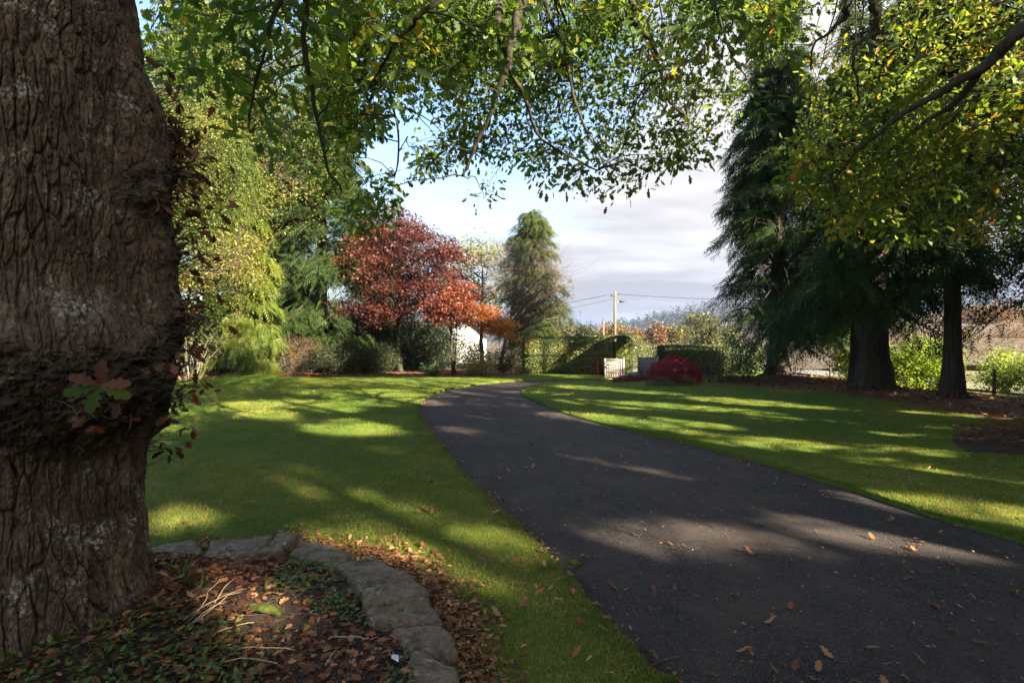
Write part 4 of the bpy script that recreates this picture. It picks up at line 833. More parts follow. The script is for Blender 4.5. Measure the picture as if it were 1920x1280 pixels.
for lbl, b_, bl, n_, lp, ls, ma, tn_ in (
  ('low dark shrub between the crimson dome and the nearest conifer', (8.6, 20.9), [(0, 0, .65, 1.1, .8, .7)], 300, 12, .07, 'shrub_dark', (.5, .3)),
  ('taller dark twiggy shrub against the foot of the feathery conifer', (9.9, 21.3), [(0, 0, .8, .8, .7, .85)], 240, 10, .07, 'shrub_dark', (.75, .3)),
  ('yellow green bush glowing between the thick trunk and the bare fluted trunk', (15.0, 18.6), [(0, 0, .9, 1.1, .8, .9), (-.9, .2, .7, .8, .7, .7)], 420, 20, .105, 'shrub_lime', (.6, .3)),
  ('yellow green bush glowing left of the thick trunk', (14.7, 21.6), [(0, 0, .95, 1.2, .8, 1.0)], 420, 20, .105, 'shrub_lime', (.5, .3)),
  ('sparse yellow green bush just right of the bare fluted trunk', (16.6, 17.2), [(0, 0, .7, .8, .7, .75)], 170, 16, .10, 'shrub_lime', (.6, .3)),
  ('thin brown bush at the foot of the feathery conifer', (12.9, 23.4), [(0, 0, .8, .9, .8, .8)], 180, 5, .06, 'shrub_brown', (.4, .3)),
  ('greenish bush low at the right edge beyond the wire fence', (17.2, 16.2), [(0, 0, .6, 1.4, .8, .6)], 240, 7, .07, 'shrub_brown', (.7, .3)),
  ('leafless pinkish brown thicket on the slope beyond the road', (22.5, 22.5), [(0, 0, 1.2, 2.8, 1.6, 1.3)], 520, 2, .08, 'shrub_brown', (.5, .3)),
  ('leafless brown thicket on the slope at the far right', (26.5, 26.5), [(0, 0, 1.4, 2.8, 1.6, 1.6)], 420, 2, .09, 'shrub_brown', (.3, .3)),
  ('brown thicket beyond the road behind the fluted trunk', (21.8, 28.5), [(0, 0, 1.3, 3.0, 1.6, 1.4)], 420, 3, .09, 'shrub_brown', (.4, .3))):
    shrub('shrub', lbl, b_, bl, n_, lp, ls, M[ma], M['grey_twig'] if 'thicket' in lbl else M['twig'], .16, 20 if 'thicket' in lbl else 14, .013, tn_, ext=.5 if 'thicket' in lbl else .15)
# crimson dome and its low neighbours
def dome(name, label, x, y, rx, ry, hz, n, mt, lsz, tint):
    b_ = np.array((x, y, float(gz(x, y)))); root = thing(name, label, 'shrub', b_)
    d = norm(np.column_stack((rng.normal(0, 1, (n, 2)), np.abs(rng.normal(0, .8, n))))); d[:, 2] = d[:, 2]**.75; rr = 1+.16*(fbm(d[:, 0]*3, d[:, 1]*3, d[:, 2]*3, s=6)-.5)-np.abs(rng.normal(0, .05, n))
    p = b_+d*rr[:, None]*np.array((rx, ry, hz)); p[:, 2] -= .04; T = Acc(); k = rng.choice(n, 90); T.twigs(np.repeat([b_], 90, 0)+rng.normal(0, .05, (90, 3))*(1, 1, 0), p[k], .014, .003, .2); child(T, 'stems', M['twig'], root)
    dd = d*np.array((1, 1, -.2))+rng.normal(0, .4, (n, 3)); dd[:, 2] -= .75; A = Acc(); A.leaves(p, dd, d+rng.normal(0, .3, (n, 3)), lsz*U(.6, 1.3, n), FROND3, np.clip(tint+rng.normal(0, .2, n)+.5*(fbm(p[:, 0]*4, p[:, 1]*4, p[:, 2]*4)-.5), 0, 1)); child(A, 'foliage', mt, root)
    return root
dome('dome_maple', 'dense crimson dome shaped maple at the far edge of the lawn', 6.15, 19.4, .95, .85, .98, 3600, M['crimson'], .16, .5)
dome('heather', 'low spreading dark crimson plant between pale gate and crimson dome', 5.0, 20.6, .95, .5, .30, 1500, M['crimson'], .13, .25)
dome('juniper', 'low grey green ground plant at the foot of the crimson dome', 5.75, 18.75, .85, .42, .20, 1300, M['hedge_green'], .12, .25)
clump('grass_tuft', 'upright grassy tuft between the crimson plants', 5.35, 21.3, 40, .55, M['cover_leaf'], 'grass tuft', .35, None, BLADE4, .08)

# ------------------------------------------------------------------ gates
def gate(label, x, y, rot, w, hg, wood, iron=True):
    z = float(gz(x, y)); root = thing('garden_gate', label, 'gate', (x, y, z)); root.rotation_euler = (0, 0, rot)
    def part(nm, bs, mt):
        A = Acc()
        for b_ in bs: box(A, *b_)
        return A.build(nm, mt, root)
    o = part('stile', [(0, .075, -.035, .035, -.01, hg)], wood); o = part('stile', [(w-.075, w, -.036, .036, .03, hg-.02)], wood)
    part('rail', [(.077, w-.077, -.025, .03, hg-.09, hg-.012)], wood); part('rail', [(.077, w-.077, -.025, .03, hg*.66, hg*.66+.06)], wood); part('rail', [(.077, w-.077, -.025, .03, hg*.30, hg*.30+.055)], wood)
    n = 6; bw = (w-.16)/n
    part('boards', [(.08+i*bw, .08+(i+1)*bw-.0003, -.008+.003*(i % 2), .012, .05, hg-.095) for i in range(n)], wood)
    if iron: part('latch', [(.02, .11, -.055, -.037, hg*.55, hg*.55+.05)], M['iron']); part('hinge', [(w-.22, w-.01, -.05, -.038, hg*.8, hg*.8+.03)], M['iron'])
    A = Acc(); box(A, w+.02, w+.14, -.06, .06, -.08, hg+.07); v = A.V[0]; v[4:, :2] = v[4:, :2]*.8+v[4:, :2].mean(0)*.2; A.build('post', wood, root)
    return root
gate('pale weathered wooden gate standing open in the sun before the hedge corner', 4.32, 24.0, R(4), .84, .93, M['gate_wood'])
gate('dark grey boarded gate in shade against the low green hedge', 6.35, 25.9, R(-22), .9, .95, M['gate_dark'], False)
g_ = thing('post_box', 'small red post tucked against the hedge left of the pale gate', 'post', (4.45, 26.4, float(gz(4.45, 26.4)))); A = Acc()
A.tube([(4.45, 26.4, -.02), (4.45, 26.4, .25), (4.45, 26.4, .62), (4.45, 26.4, .68), (4.45, 26.4, .73)], [.12, .105, .10, .12, .05], 14); child(A, 'body', M['red_paint'], g_, True); A = Acc(); box(A, 4.38, 4.52, 26.28, 26.30, .48, .52); child(A, 'slot', M['iron'], g_)

# ------------------------------------------------------------------ pole, lamp and wires
pz = float(fieldz(11.05, 55)); pl = thing('utility_pole', 'tall wooden utility pole with a street lamp, wires both ways', 'utility pole', (11.05, 55, pz)); A = Acc()
A.tube([(11.05, 55, pz-.2), (11.05, 55, 4), (11.05, 55, 7.3)], [.17, .15, .13], 12); child(A, 'shaft', M['pole_wood'], pl, True)
A = Acc(); box(A, 10.6, 11.5, 54.84, 54.87-.0, 6.75, 6.85); child(A, 'crossarm', M['pole_wood'], pl)
for x in (10.68, 11.42):
    A = Acc(); A.tube([(x, 54.85, 6.85), (x, 54.85, 6.92), (x, 54.85, 6.97), (x, 54.85, 7.0)], [.05, .08, .08, .03], 8); child(A, 'insulator', M['iron'], pl, True)
A = Acc(); A.tube([(11.19, 55, 6.1), (11.45, 55, 6.22), (11.6, 55, 6.24)], .03, 6); arm = child(A, 'lamp_arm', M['metal'], pl, True)
A = Acc(); A.tube([(11.5, 55, 6.22), (11.62, 55, 6.23), (11.9, 55, 6.24), (12.25, 55, 6.27)], [.06, .13, .12, .02], 10); hd = A.build('lamp_head', M['iron'], arm, True); hd.location = (-11.05, -55, -pz)
p2 = float(fieldz(14.3, 80)); q2 = thing('utility_pole', 'thin plain wooden pole farther off, left of the tall lamp pole', 'utility pole', (14.3, 80, p2)); A = Acc(); A.tube([(14.3, 80, p2-.2), (14.3, 80, 5.5)], [.16, .13], 10); child(A, 'shaft', M['pole_wood'], q2, True)
A = Acc(); A.tube([(14.3, 79.9, 5.42), (14.3, 79.9, 5.62)], .05, 8); child(A, 'insulator', M['iron'], q2, True)
def wire(label, a, b_, sag, r=.028):
    A = Acc(); t = np.linspace(0, 1, 30)[:, None]; p = np.array(a)*(1-t)+np.array(b_)*t; p[:, 2] -= sag*4*t[:, 0]*(1-t[:, 0]); A.tube(p, r, 5)
    tag(A.build('overhead_wire', M['wire']), label, 'wire')
wire('overhead wire running right from the lamp pole to the conifers', (11.42, 54.85, 7.0), (40, 52, 6.5), .5)
wire('upper overhead wire running left from the lamp pole behind the bare tree', (10.68, 54.85, 7.0), (-14, 62, 2.9+.4), .25)
wire('lower thinner wire running left from the lamp pole behind the bare tree', (10.95, 54.85, 6.5), (-14, 66, 2.5), .25, .018)
for x, y, z, lb in ((40, 52, 6.5, 'wooden pole hidden in the conifers, end of the right hand wire'), (-14, 62, 3.3, 'short wooden pole hidden behind the house, end of the upper wire'), (-14, 66, 2.5, 'short wooden pole hidden behind the house, end of the lower wire')):
    r_ = thing('utility_pole', lb, 'utility pole', (x, y, -.1)); A = Acc(); A.tube([(x, y, -.2), (x, y, z/2), (x, y, z+.05)], [.15, .13, .12], 8); child(A, 'shaft', M['pole_wood'], r_, True)

# ------------------------------------------------------------------ wire fence by the road
fn = thing('wire_fence', 'thin post and wire fence along the back of the mulch strip', 'fence', (15.5, 6, -.08))
fy = np.arange(6., 25, 2.1)
for k, y in enumerate(fy):
    if k == 0: A = Acc(); A.tube([(15.5, y, -.1), (15.5+U(-.03, .03), y, .85)], [.05, .045], 7); f0 = child(A, 'fence_post', M['pole_wood'], fn, True)
    else: c = f0.copy(); link(c, fn); c.location = (U(-.05, .05), y-fy[0], U(-.04, .03))
A = Acc()
for z in (.25, .5, .76): A.tube(np.column_stack((np.full(20, 15.45), np.linspace(6, fy[-1], 20), z+U(-.01, .01, 20))), .003, 4)
child(A, 'wires', M['wire'], fn)

# ------------------------------------------------------------------ trees in the fields beyond
far = [ # pixel x, top row, half width, metres, tint, clusters, label
 (1042, 612, 24, 120, .62, 90, 'brownish field tree left of the others, over the long hedge'),
 (1066, 603, 26, 105, .45, 110, 'yellow brown field tree beside the bare tree twigs'),
 (1100, 604, 26, 98, .18, 130, 'olive green field tree left of the thin far pole'),
 (1146, 602, 36, 92, .66, 170, 'orange topped round field tree behind the lamp pole'),
 (1170, 616, 18, 90, .25, 80, 'small green field tree right of the lamp pole'),
 (1193, 613, 20, 100, .82, 110, 'small rust coloured dome shaped field tree'),
 (1232, 598, 24, 72, .95, 100, 'thin pinkish brown field tree right of the rust dome'),
 (1262, 602, 20, 80, .42, 80, 'thin yellowish field tree with a forked trunk'),
 (1312, 582, 40, 115, .34, 220, 'largest olive gold field tree with broad dome crown'),
 (1284, 606, 20, 100, .40, 80, 'olive tree tucked before the broad gold dome'),
 (1325, 606, 30, 62, .30, 150, 'yellow green open crowned tree behind the low hedge'),
 (1366, 598, 22, 70, .22, 100, 'dark olive tree half hidden by the feathery conifer'),
 (1500, 600, 50, 80, .5, 130, 'field tree showing between the conifer trunks'),
 (1620, 585, 60, 90, .7, 130, 'brown field tree behind the thickest conifer trunk'),
 (1850, 575, 70, 85, .85, 150, 'pinkish brown field tree low at the far right')]
for px, ty, hw, d, tn_, ncl, lb in far:
    x = (px-960)/FPX*d; z0 = float(fieldz(x, d)); H = (CAM_H+(HOR-ty)/FPX*d-z0)*.92; w = hw/FPX*d
    blobs = [(0, 0, H*.60, w*.85, w*.8, H*.40)]+[(U(-.5, .5)*w, U(-.4, .4)*w, H*U(.45, .72), w*U(.45, .6), w*.5, H*U(.18, .28)) for _ in range(4)]
    broadleaf('field_tree', lb, 'tree', (x, d, z0-.1), H, .02*H+.05, blobs, ncl, 22, .0042*d+.05, M['far_leaf'], M['bark'], w*.15, LEAF, 10, tint=(tn_, .14), twig_r=.012, flat=.7, sides=6)
for k in range(16):   # scrub along the field edge
    px = (1030, 1062, 1085, 1112, 1175, 1205, 1222, 1248, 1268, 1300, 1345, 1420, 1540, 1700, 1790, 1900)[k]; d = (60, 66, 58, 62, 64, 70, 55, 60, 66, 52, 50, 55, 56, 52, 50, 54)[k]
    x = (px-960)/FPX*d; z0 = float(fieldz(x, d)); root = thing('scrub', ('low rough scrub bush at the field edge beyond the hedges'), 'bush', (x, d, z0), 'scrub bushes along the field edge')
    C = in_blobs([(x, d, z0+.6, U(1.2, 2), 1, U(.7, 1.1))], 40, .2); A = Acc(); sprig_leaves(A, C, 14, .35, .26, LEAF, U(.1, .9), .8, .1, .3); child(A, 'foliage', M['far_leaf'], root)
    T = Acc(); T.twigs(np.column_stack((C[:, 0]*.3+x*.7, C[:, 1]*.3+d*.7, np.full(40, z0-.05))), C, .02, .006); child(T, 'stems', M['twig'], root)
A = Acc()   # woods on the far hills, read as one mass
n = 5200; x = U(-60, 900, n); y = U(520, 1100, n); z = hillz(x, y); k = (z > 7) & (np.abs(x/y) < 1.3); x, y, z = x[k], y[k], z[k]
con = fbm(x*.012, y*.012, s=90)+U(-.12, .12, len(x)) > .55
hgt = np.where(con, U(14, 24, len(x)), U(9, 15, len(x))); q = 26
pi_ = np.repeat(np.arange(len(x)), q); f = U(.1, 1, len(pi_)); c_ = con[pi_]
rad = np.where(c_, (1-f)*.22, np.sqrt(np.clip(1-(f*1.5-.6)**2, .02, 1))*.42)*hgt[pi_]; an = U(0, 6.28, len(pi_)); rr = rad*np.sqrt(U(.2, 1, len(pi_)))
p = np.column_stack((x[pi_]+np.cos(an)*rr, y[pi_]+np.sin(an)*rr, z[pi_]+f*hgt[pi_]))
d = np.column_stack((np.cos(an), np.sin(an), np.where(c_, -.4, .2)))+rng.normal(0, .4, (len(pi_), 3))
tv = np.where(con, .14, .30+.6*fbm(x*.03, y*.03, s=33))[pi_]+rng.normal(0, .08, len(pi_)); A.leaves(p, d, np.column_stack((np.cos(an)*.6, np.sin(an)*.6, 0*an+.7)), np.where(c_, 3.2, 3.6)*U(.7, 1.3, len(pi_)), LEAF, np.clip(tv, 0, 1))
tag(A.build('woodland', M['wood_leaf']), 'distant mixed woodland covering the blue grey hills', 'woodland', kind='stuff')

# ------------------------------------------------------------------ round stone edged bed at the oak's foot
ZT = .13
OUT = [G(*p, ZT)[:2] for p in ((120, 1075), (200, 1048), (275, 1030), (380, 1012), (505, 1001), (560, 1003), (660, 1025), (720, 1045), (780, 1085), (815, 1130), (842, 1180), (860, 1235), (874, 1290), (885, 1400), (890, 1560))]
INN = [G(*p, ZT)[:2] for p in ((120, 1115), (200, 1085), (275, 1064), (380, 1047), (480, 1041), (530, 1036), (605, 1050), (655, 1075), (678, 1118), (690, 1150), (735, 1175), (765, 1215), (780, 1265), (792, 1400), (800, 1560))]
OS, IS = smooth_line(OUT, 10), smooth_line(INN, 10); k = len(OS)
edg = thing('stone_edging', 'curved edging of flat sandstone blocks round the oak bed', 'stone edging', (-1.9, 4.0, .0))
cuts = [0, 17, 30, 41, 50, 63, 74, 86, 97, 109, 122, k-1]
for a0, a1 in zip(cuts[:-1], cuts[1:]):
    nu, nv = 22, 12; sk = U(-3, 3); gp_ = .55; z_ = ZT+U(-.028, .022); tlt = U(-.012, .012)
    uu = np.linspace(a0+gp_, a1-gp_, nu); VV = []
    for vv in np.linspace(0, 1, nv):
        ix = np.clip(uu+sk*(vv-.5)*np.sin(np.linspace(0, math.pi, nu)+.0)**0, 0, k-1); o = np.column_stack([np.interp(ix, np.arange(k), OS[:, j]) for j in (0, 1)]); q = np.column_stack([np.interp(ix, np.arange(k), IS[:, j]) for j in (0, 1)])
        q = q+(q-o)*U(-.08, .12)*0; VV.append(o*(1-vv)+q*vv)
    VV = np.array(VV); ee = np.minimum.outer(np.minimum(np.arange(nv), nv-1-np.arange(nv)), np.full(nu, 99)); e2 = np.minimum(ee, np.minimum(np.arange(nu), nu-1-np.arange(nu))[None])
    zz_ = z_+tlt*(np.linspace(-1, 1, nv)[:, None])+.03*(fbm(VV[..., 0]*5, VV[..., 1]*5, s=55)-.5)+.014*(fbm(VV[..., 0]*26, VV[..., 1]*26, s=56)-.5)-np.where(e2 == 0, .012, 0)
    VV = VV+(np.stack((fbm(VV[..., 0]*7, VV[..., 1]*7, s=57), fbm(VV[..., 0]*7, VV[..., 1]*7, s=58)), -1)-.5)*.085
    V = np.concatenate((VV, zz_[..., None]), -1).reshape(-1, 3); A = Acc(); i = np.arange(nv-1)[:, None]*nu+np.arange(nu-1)[None]
    ring = np.concatenate((np.arange(nu), np.arange(1, nv)*nu+nu-1, (nv-1)*nu+np.arange(nu-1)[::-1], np.arange(1, nv-1)[::-1]*nu)); lo = V[ring].copy(); lo[:, 2] = -.06; m = len(ring); r2 = np.roll(np.arange(m), -1)
    A.add(np.vstack((V, lo)), [np.stack((i, i+nu, i+nu+1, i+1), -1).reshape(-1, 4), np.stack((ring, ring[r2], len(V)+r2, len(V)+np.arange(m)), 1)]); child(A, 'coping_stone', M['stone'], edg, True)
def bedz(x, y):
    d = np.hypot(x-OC[0], y-OC[1]); return .085+.16*sstep(1.35, .6, d)+.05*(fbm(x*2.5, y*2.5, s=65)-.5)+.03*(fbm(x*9, y*9, s=66)-.5)
BEDP = np.vstack((IS+(OS-IS)*.3, [(-1.2, -.2), (-4.2, .2), (-4.8, 2.2), (-4.4, 3.4)]))
g = np.array([(x, y) for x in np.arange(-4.9, .1, .055) for y in np.arange(-.3, 4.2, .055)])+U(-.015, .015, (0,)).sum(); g = g[inside(BEDP, g[:, 0], g[:, 1])]
n = len(BEDP); cdt_sheet('soil_bed', list(BEDP)+list(g), [(i, (i+1) % n) for i in range(n)], lambda x, y: inside(BEDP, x, y), bedz, M['soil'])
VIS = lambda x, y: (y > .5) & (np.abs(x/np.maximum(y, .01)) < 1.08)
def scatter(x0, x1, y0, y1, n, ok, dens=None, thr=(.35, .6)):
    x, y = U(x0, x1, n), U(y0, y1, n); k = ok(x, y)
    if dens: k &= fbm(x*dens, y*dens, s=int(dens*10)) > U(*thr, n)
    return x[k], y[k]
OFF = lambda x, y: np.hypot(x-OC[0], y-OC[1]) > .72
inb = lambda x, y: inside(IS.tolist()+[(-1.2, -.2), (-4.2, .2), (-4.8, 2.2), (-4.4, 3.4)], x, y) & OFF(x, y)
x, y = scatter(-4, .1, .8, 4.2, 30000, inb, 1.7, (.15, .66)); A = Acc(); n = len(x)
nor = rng.normal(0, .55, (n, 3)); nor[:, 2] += 1; A.leaves(np.column_stack((x, y, bedz(x, y)+U(0, .03, n))), np.column_stack((rng.normal(0, 1, (n, 2)), U(-.2, .3, n))), nor, U(.022, .07, n), OAK, U(0, 1, n)**1.2)
tag(A.build('leaf_litter', M['litter']), 'brown oak leaf litter over the soil of the round bed', 'leaf litter', kind='stuff')
x, y = scatter(-3, .1, 1.2, 4.1, 16000, inb, 2.3, (.40, .58)); n = len(x); A = Acc(); q = rng.normal(0, 1, (n, 3)); q[:, 2] = U(.0, .7, n); nor = rng.normal(0, .35, (n, 3)); nor[:, 2] += 1
A.leaves(np.column_stack((x, y, bedz(x, y)+U(.01, .055, n))), q, nor, U(.022, .05, n), LEAF, U(0, 1, n))
tag(A.build('ground_cover', M['cover_leaf']), 'small green leaves of creeping plants in the round bed', 'ground cover', kind='stuff')
A = Acc(); x, y = scatter(-3, .1, 1.0, 4.1, 1500, inb); n = len(x); a = U(0, 6.28, n); L = U(.04, .2, n); p = np.column_stack((x, y, bedz(x, y)+.012)); A.twigs(p, p+np.column_stack((np.cos(a)*L, np.sin(a)*L, U(-.01, .04, n))), .0022, .001, .05)
tag(A.build('twig_debris', M['twig']), 'thin brown twigs littering the round bed', 'twig debris', kind='stuff')
def stalk(label, a, b_, r, mt, name='dead_stalk', cat='stalk', group=None, sag=.06, k=7):
    A = Acc(); a, b_ = np.array(a, float), np.array(b_, float); t = np.linspace(0, 1, k)[:, None]; p = a*(1-t)+b_*t; p += rng.normal(0, 1, (k, 3))*np.linalg.norm(b_-a)*.018*np.array((1, 1, .3)); p[:, 2] += sag*np.linalg.norm(b_-a)*4*t[:, 0]*(1-t[:, 0])
    A.tube(p, np.linspace(r, r*.6, k), 6); return tag(A.build(name, mt, None, True), label, cat, group)
SG = 'dry straw stalks lying in the oak bed'
for (x0, y0, x1, y1) in ((345, 1168, 460, 1095), (352, 1172, 430, 1120), (360, 1165, 425, 1078), (372, 1160, 455, 1100), (395, 1180, 475, 1150), (400, 1130, 440, 1085), (440, 1195, 550, 1200), (410, 1218, 520, 1222), (625, 1172, 685, 1180), (610, 1230, 630, 1206)):
    a, b_ = G(x0, y0, .16), G(x1, y1, .16); a[2] = bedz(a[0], a[1])+.02; b_[2] = bedz(b_[0], b_[1])+.03; stalk('pale dry straw stalk lying on the leaf litter of the oak bed', a, b_, .0035, M['straw'], group=SG)
c = G(488, 1140, .12); c[2] = bedz(c[0], c[1])+.02; A = Acc(); q = np.array([c+np.array((-.09, .03, .0)), c+np.array((0, .0, .02)), c+np.array((.07, -.01, .015)), c+np.array((.13, -.03, 0))]); A.tube(smooth_line3(q, 5), np.concatenate((np.linspace(.012, .026, 8), np.linspace(.026, .012, 8))), 9); n = 900
k = rng.integers(0, 16, n); pp = smooth_line3(q, 5)[k]; dd = rng.normal(0, 1, (n, 3)); dd[:, 2] = np.abs(dd[:, 2]); A.leaves(pp+norm(dd)*.02, dd, rng.normal(0, 1, (n, 3)), .018, BLADE4, .5); tag(A.build('mossy_stick', M['moss']), 'short stick thick with green moss in the oak bed', 'stick')
c = G(735, 1222, .13); A = Acc(); A.leaves([(c[0], c[1], bedz(c[0], c[1])+.03), (c[0]+.005, c[1], bedz(c[0], c[1])+.035)], np.array(((.6, -.8, .1), (.4, -.7, .35))), np.array(((.2, -.3, 1), (.7, -.3, .8))), .075, LEAF, .5); tag(A.build('white_scrap', M['white_scrap']), 'small crumpled white scrap lying in the shaded part of the oak bed', 'scrap')
for (x0, y0) in ((345, 1108), (376, 1115)):
    b_ = G(x0, y0, .14); b_[2] = bedz(b_[0], b_[1])
    clump('seedling', 'two curved narrow green blades of a seedling in the oak bed' if x0 == 345 else 'yellowing narrow blades of a seedling in the oak bed', b_[0], b_[1], 4, .16, M['cover_leaf'], 'seedling', .6, None, (np.array(((0, .05, 0), (0, -.05, 0), (.5, -.05, 0), (1, 0, -.25), (.5, .05, 0))), [np.array(((0, 1, 2, 3, 4),))]), .01).location.z = b_[2]

# ------------------------------------------------------------------ mown grass
n0 = LS[:, :2]
offdrive = lambda x, y: ~inside(DRIVE, x, y)
STON = np.vstack((OS, [(-.8, -.4), (-5, -.2), (-5.2, 2.5), (-4.6, 3.6)]))
lawnok = lambda x, y: VIS(x, y) & offdrive(x, y) & ~inside(STON, x, y) & ~inside(BED_L, x, y) & ~inside(BED_R, x, y) & ~inside(BED_D, x, y)
A = Acc()
for y0, y1, dens, L in ((1.6, 4, 6500, .028), (4, 6.5, 3800, .033), (6.5, 10, 1700, .042), (10, 16, 650, .055), (16, 26, 230, .07)):
    w = y1*1.08; n = int(dens*2*w*(y1-y0)); x, y = U(-w, w, n), U(y0, y1, n); k = lawnok(x, y); x, y = x[k], y[k]; n = len(x)
    tv = .42+1.2*(fbm(x*.5, y*.5, s=81, o=5)-.5)+.9*(fbm(x*5, y*5, s=82)-.5)+rng.normal(0, .16, n)+.42*sstep(8, 3.2, y)
    d = rng.normal(0, .55, (n, 3)); d[:, 2] = U(.35, 1.1, n); nor = rng.normal(0, 1, (n, 3)); nor[:, 2] *= .3
    A.leaves(np.column_stack((x, y, gz(x, y)-.004)), d, nor, L*U(.6, 1.35, n), (np.array(((0, .055, 0), (0, -.055, 0), (1, 0, -.12))), BLADE4[1]), np.clip(tv, 0, 1))
# overhanging blades along the cut edges
for Ls_, sg in ((LS, -1), (RS, 1)):
    n = 26000; i = rng.integers(0, len(Ls_)-1, n); t = U(0, 1, n)[:, None]; p = Ls_[i]*(1-t)+Ls_[i+1]*t; kk = (p[:, 1] > 1.5) & (p[:, 1] < 20); p = p[kk]; n = len(p)
    tn = norm(Ls_[i+1]-Ls_[i])[kk]; o = np.column_stack((-tn[:, 1], tn[:, 0]))*(1 if sg < 0 else -1)   # away from the drive
    q = p+o*np.abs(rng.normal(0, .035, (n, 1))); d = np.column_stack((-o*U(-.2, 1, (n, 1)), U(.1, .8, n)))+rng.normal(0, .3, (n, 3))
    A.leaves(np.column_stack((q, gz(q[:, 0], q[:, 1])-.012)), d, rng.normal(0, 1, (n, 3)), .03*U(.6, 1.4, n)*(1+.04*q[:, 1]), (np.array(((0, .06, 0), (0, -.06, 0), (1, 0, -.2))), BLADE4[1]), np.clip(.35+rng.normal(0, .2, n), 0, 1))
tag(A.build('grass', M['blade']), 'short mown grass blades of the lawn', 'grass', kind='stuff')
# litter on the beds and along the outside of the stone edging
A = Acc()
x, y = scatter(-16, 1.2, 22, 27, 5200, lambda x, y: inside(BED_L, x, y)); n = len(x); z = gz(x, y)+.05
x2, y2 = scatter(8, 14.5, 9, 24, 5200, lambda x, y: inside(BED_R, x, y)); z2 = gz(x2, y2)+.05
for X_, Y_, Z_, s_ in ((x, y, z, .16), (x2, y2, z2, .13)):
    n = len(X_); nor = rng.normal(0, .4, (n, 3)); nor[:, 2] += 1; A.leaves(np.column_stack((X_, Y_, Z_+U(0, .03, n))), np.column_stack((rng.normal(0, 1, (n, 2)), U(-.1, .3, n))), nor, s_*U(.5, 1.2, n), LEAF, U(0, 1, n))
i = np.clip(rng.normal(78, 24, 2600), 30, 128); o = np.column_stack([np.interp(i, np.arange(k_ := len(OS)), OS[:, j]) for j in (0, 1)]); q = np.column_stack([np.interp(i, np.arange(k_), IS[:, j]) for j in (0, 1)]); dr_ = norm(o-q); p = o+dr_*(np.abs(rng.normal(0, .15, (2600, 1)))+.02); n = 2600
p = p[~inside(DRIVE, p[:, 0], p[:, 1])]; n = len(p); nor = rng.normal(0, .5, (n, 3)); nor[:, 2] += 1; A.leaves(np.column_stack((p, gz(p[:, 0], p[:, 1])+U(.004, .035, n))), np.column_stack((rng.normal(0, 1, (n, 2)), U(-.2, .4, n))), nor, U(.02, .05, n), OAK, U(0, 1, n))
i = rng.integers(0, len(LS)-1, 1500); p = LS[i]+rng.normal(0, .05, (1500, 2)); p[:, 0] += .03; kk = (p[:, 1] > 2) & (p[:, 1] < 16); p = p[kk]; n = len(p); nor = rng.normal(0, .5, (n, 3)); nor[:, 2] += 1
A.leaves(np.column_stack((p, .012+U(0, .02, n))), np.column_stack((rng.normal(0, 1, (n, 2)), U(-.1, .3, n))), nor, U(.02, .05, n), OAK, U(0, 1, n))
x, y = scatter(6.8, 10, 7, 9.2, 3500, lambda x, y: inside(BED_D, x, y)); n = len(x); nor = rng.normal(0, .5, (n, 3)); nor[:, 2] += 1; A.leaves(np.column_stack((x, y, gz(x, y)+.05+.2*fbm(x*2.4, y*2.4, s=77)-.02+U(0, .03, n))), np.column_stack((rng.normal(0, 1, (n, 2)), U(-.1, .3, n))), nor, U(.03, .08, n), LEAF, U(0, .6, n))
# crumbs of leaf and bark over the tarmac and small leaves in the grass
x, y = scatter(-4, 7, 2, 16, 15000, lambda x, y: VIS(x, y) & inside(DRIVE, x, y)); n = len(x); nor = rng.normal(0, .5, (n, 3)); nor[:, 2] += 1; A.leaves(np.column_stack((x, y, .008+U(0, .008, n))), np.column_stack((rng.normal(0, 1, (n, 2)), U(-.1, .3, n))), nor, U(.008, .032, n), LEAF, U(0, 1, n))
x, y = scatter(-11, 11, 2.4, 12, 1500, lawnok, .6, (.35, .65)); n = len(x); nor = rng.normal(0, .5, (n, 3)); nor[:, 2] += 1; A.leaves(np.column_stack((x, y, gz(x, y)+.022+U(0, .012, n))), np.column_stack((rng.normal(0, 1, (n, 2)), U(-.1, .3, n))), nor, U(.025, .06, n), OAK, U(0, 1, n))
tag(A.build('leaf_litter', M['litter']), 'fine brown leaf litter on beds, verges and drive', 'leaf litter', kind='stuff')

# ------------------------------------------------------------------ single fallen leaves and twigs
LM = []
for v in range(6):
    tv, tf = lobed([(-.16, .010), (0, .018), (.1, .07), (.2, .16), (.3, .08), (.42, .24), (.53, .13), (.66, .26), (.76, .15), (.88, .16), (1, .02)], U(.1, .45), U(-.2, .35)); tv = tv.copy()
    tv[:, 2] += .10*np.sin(tv[:, 0]*U(4, 8)+U(0, 3))+.35*tv[:, 1]**2*U(0, 3); tv[:, 2] -= tv[:, 2].min(); A = Acc(); A.add(np.vstack((tv-(.5, 0, 0), tv-(.5, 0, .012))), [np.vstack((tf[0], tf[0][:, ::-1]+len(tv)))], (.30, .45, .62, .75, .88, .5)[v]); LM.append(A.mesh('fallen_leaf', M['litter']))
def place_leaf(x, y, z, s_, lb, gr):
    o = bpy.data.objects.new('fallen_leaf', LM[random.randrange(6)]); COL.objects.link(o); o.location = (x, y, z); o.scale = (s_, s_, s_*U(.7, 1.3)); o.rotation_euler = (U(-.15, .15), U(-.15, .15), U(0, 6.28)); tag(o, lb, 'fallen leaf', gr)
cnt = 0
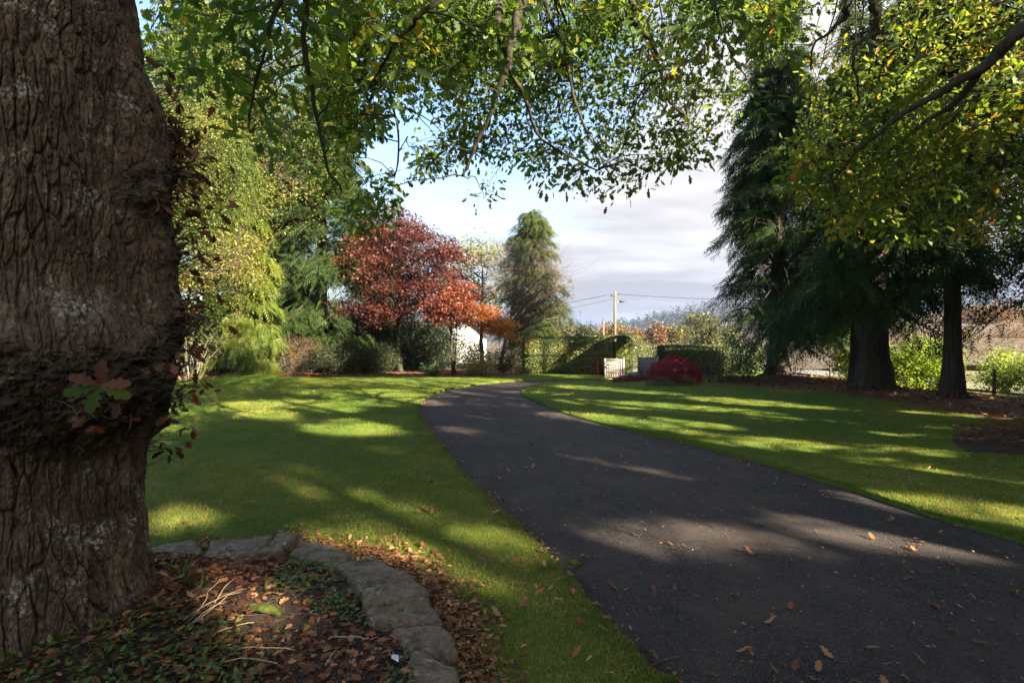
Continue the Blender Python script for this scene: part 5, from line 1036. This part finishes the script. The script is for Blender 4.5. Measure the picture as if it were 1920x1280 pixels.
while cnt < 190:
    d = 2.35+7*random.random()**1.7; x = U(-1.3, 5)
    if VIS(np.array(x), np.array(d)) and inside(DRIVE, np.array([x]), np.array([d]))[0]: place_leaf(x, d, .012, U(.03, .09), 'curled brown oak leaf fallen on the dark tarmac drive', 'oak leaves fallen on the drive'); cnt += 1
cnt = 0
while cnt < 75:
    d = 2.4+3.6*random.random()**1.5; x = U(-1.4, 1.2)
    if lawnok(np.array([x]), np.array([d]))[0]: place_leaf(x, d, float(gz(x, d))+.022, U(.03, .085), 'brown oak leaf fallen on the grass verge beside the drive', 'oak leaves fallen on the grass verge'); cnt += 1
for (x0, y0, x1, y1, r_) in ((1150, 990, 1200, 1003, .006), (1032, 962, 1072, 950, .005), (1180, 998, 1198, 1008, .007), (1330, 985, 1362, 1000, .006), (1140, 1043, 1180, 1035, .004), (1422, 1042, 1465, 1050, .004), (1235, 1240, 1275, 1228, .005), (1300, 905, 1325, 898, .004), (1075, 1225, 1100, 1218, .005), (1380, 905, 1395, 902, .004), (1630, 1020, 1690, 1035, .004), (1510, 1105, 1520, 1122, .005)):
    a, b_ = G(x0, y0, .01), G(x1, y1, .01)
    if not inside(DRIVE, a[None, 0], a[None, 1])[0]: a[2] = b_[2] = float(gz(a[0], a[1]))+.02
    stalk('thin crooked twig lying on the dark tarmac drive' if a[2] < .02 else 'crooked twig lying on the grass verge', a, b_, r_*.6, M['grey_twig'], 'fallen_twig', 'twig', 'twigs fallen on the drive' if a[2] < .02 else None, .03, 8)
c = G(1078, 1056, .0); A = Acc(); n = 700; d = norm(np.column_stack((rng.normal(0, 1, (n, 2)), np.abs(rng.normal(0, .7, n))))); A.leaves(c+d*np.array((.055, .045, .03)), d+rng.normal(0, .4, (n, 3)), rng.normal(0, 1, (n, 3)), .016, BLADE4, .5); A.tube([c+(0, 0, -.005), c+(0, 0, .012), c+(0, 0, .024)], [.05, .045, .02], 12); tag(A.build('moss_clump', M['moss']), 'round green clump of moss lying on the drive near the verge', 'moss')

# ------------------------------------------------------------------ air
A = Acc(); box(A, -3200, 3200, -900, 3700, -1.2, 78)
hm = bpy.data.materials.new('haze'); hm.use_nodes = True; hn = hm.node_tree; hn.nodes.clear()
pv = hn.nodes.new('ShaderNodeVolumePrincipled'); pv.inputs['Color'].default_value = (.30, .42, .72, 1); pv.inputs['Density'].default_value = .00028; pv.inputs['Anisotropy'].default_value = .2
ho = hn.nodes.new('ShaderNodeOutputMaterial'); hn.links.new(pv.outputs[0], ho.inputs['Volume'])
tag(A.build('haze', hm), 'thin blue air veiling the far hills', 'haze', kind='stuff')
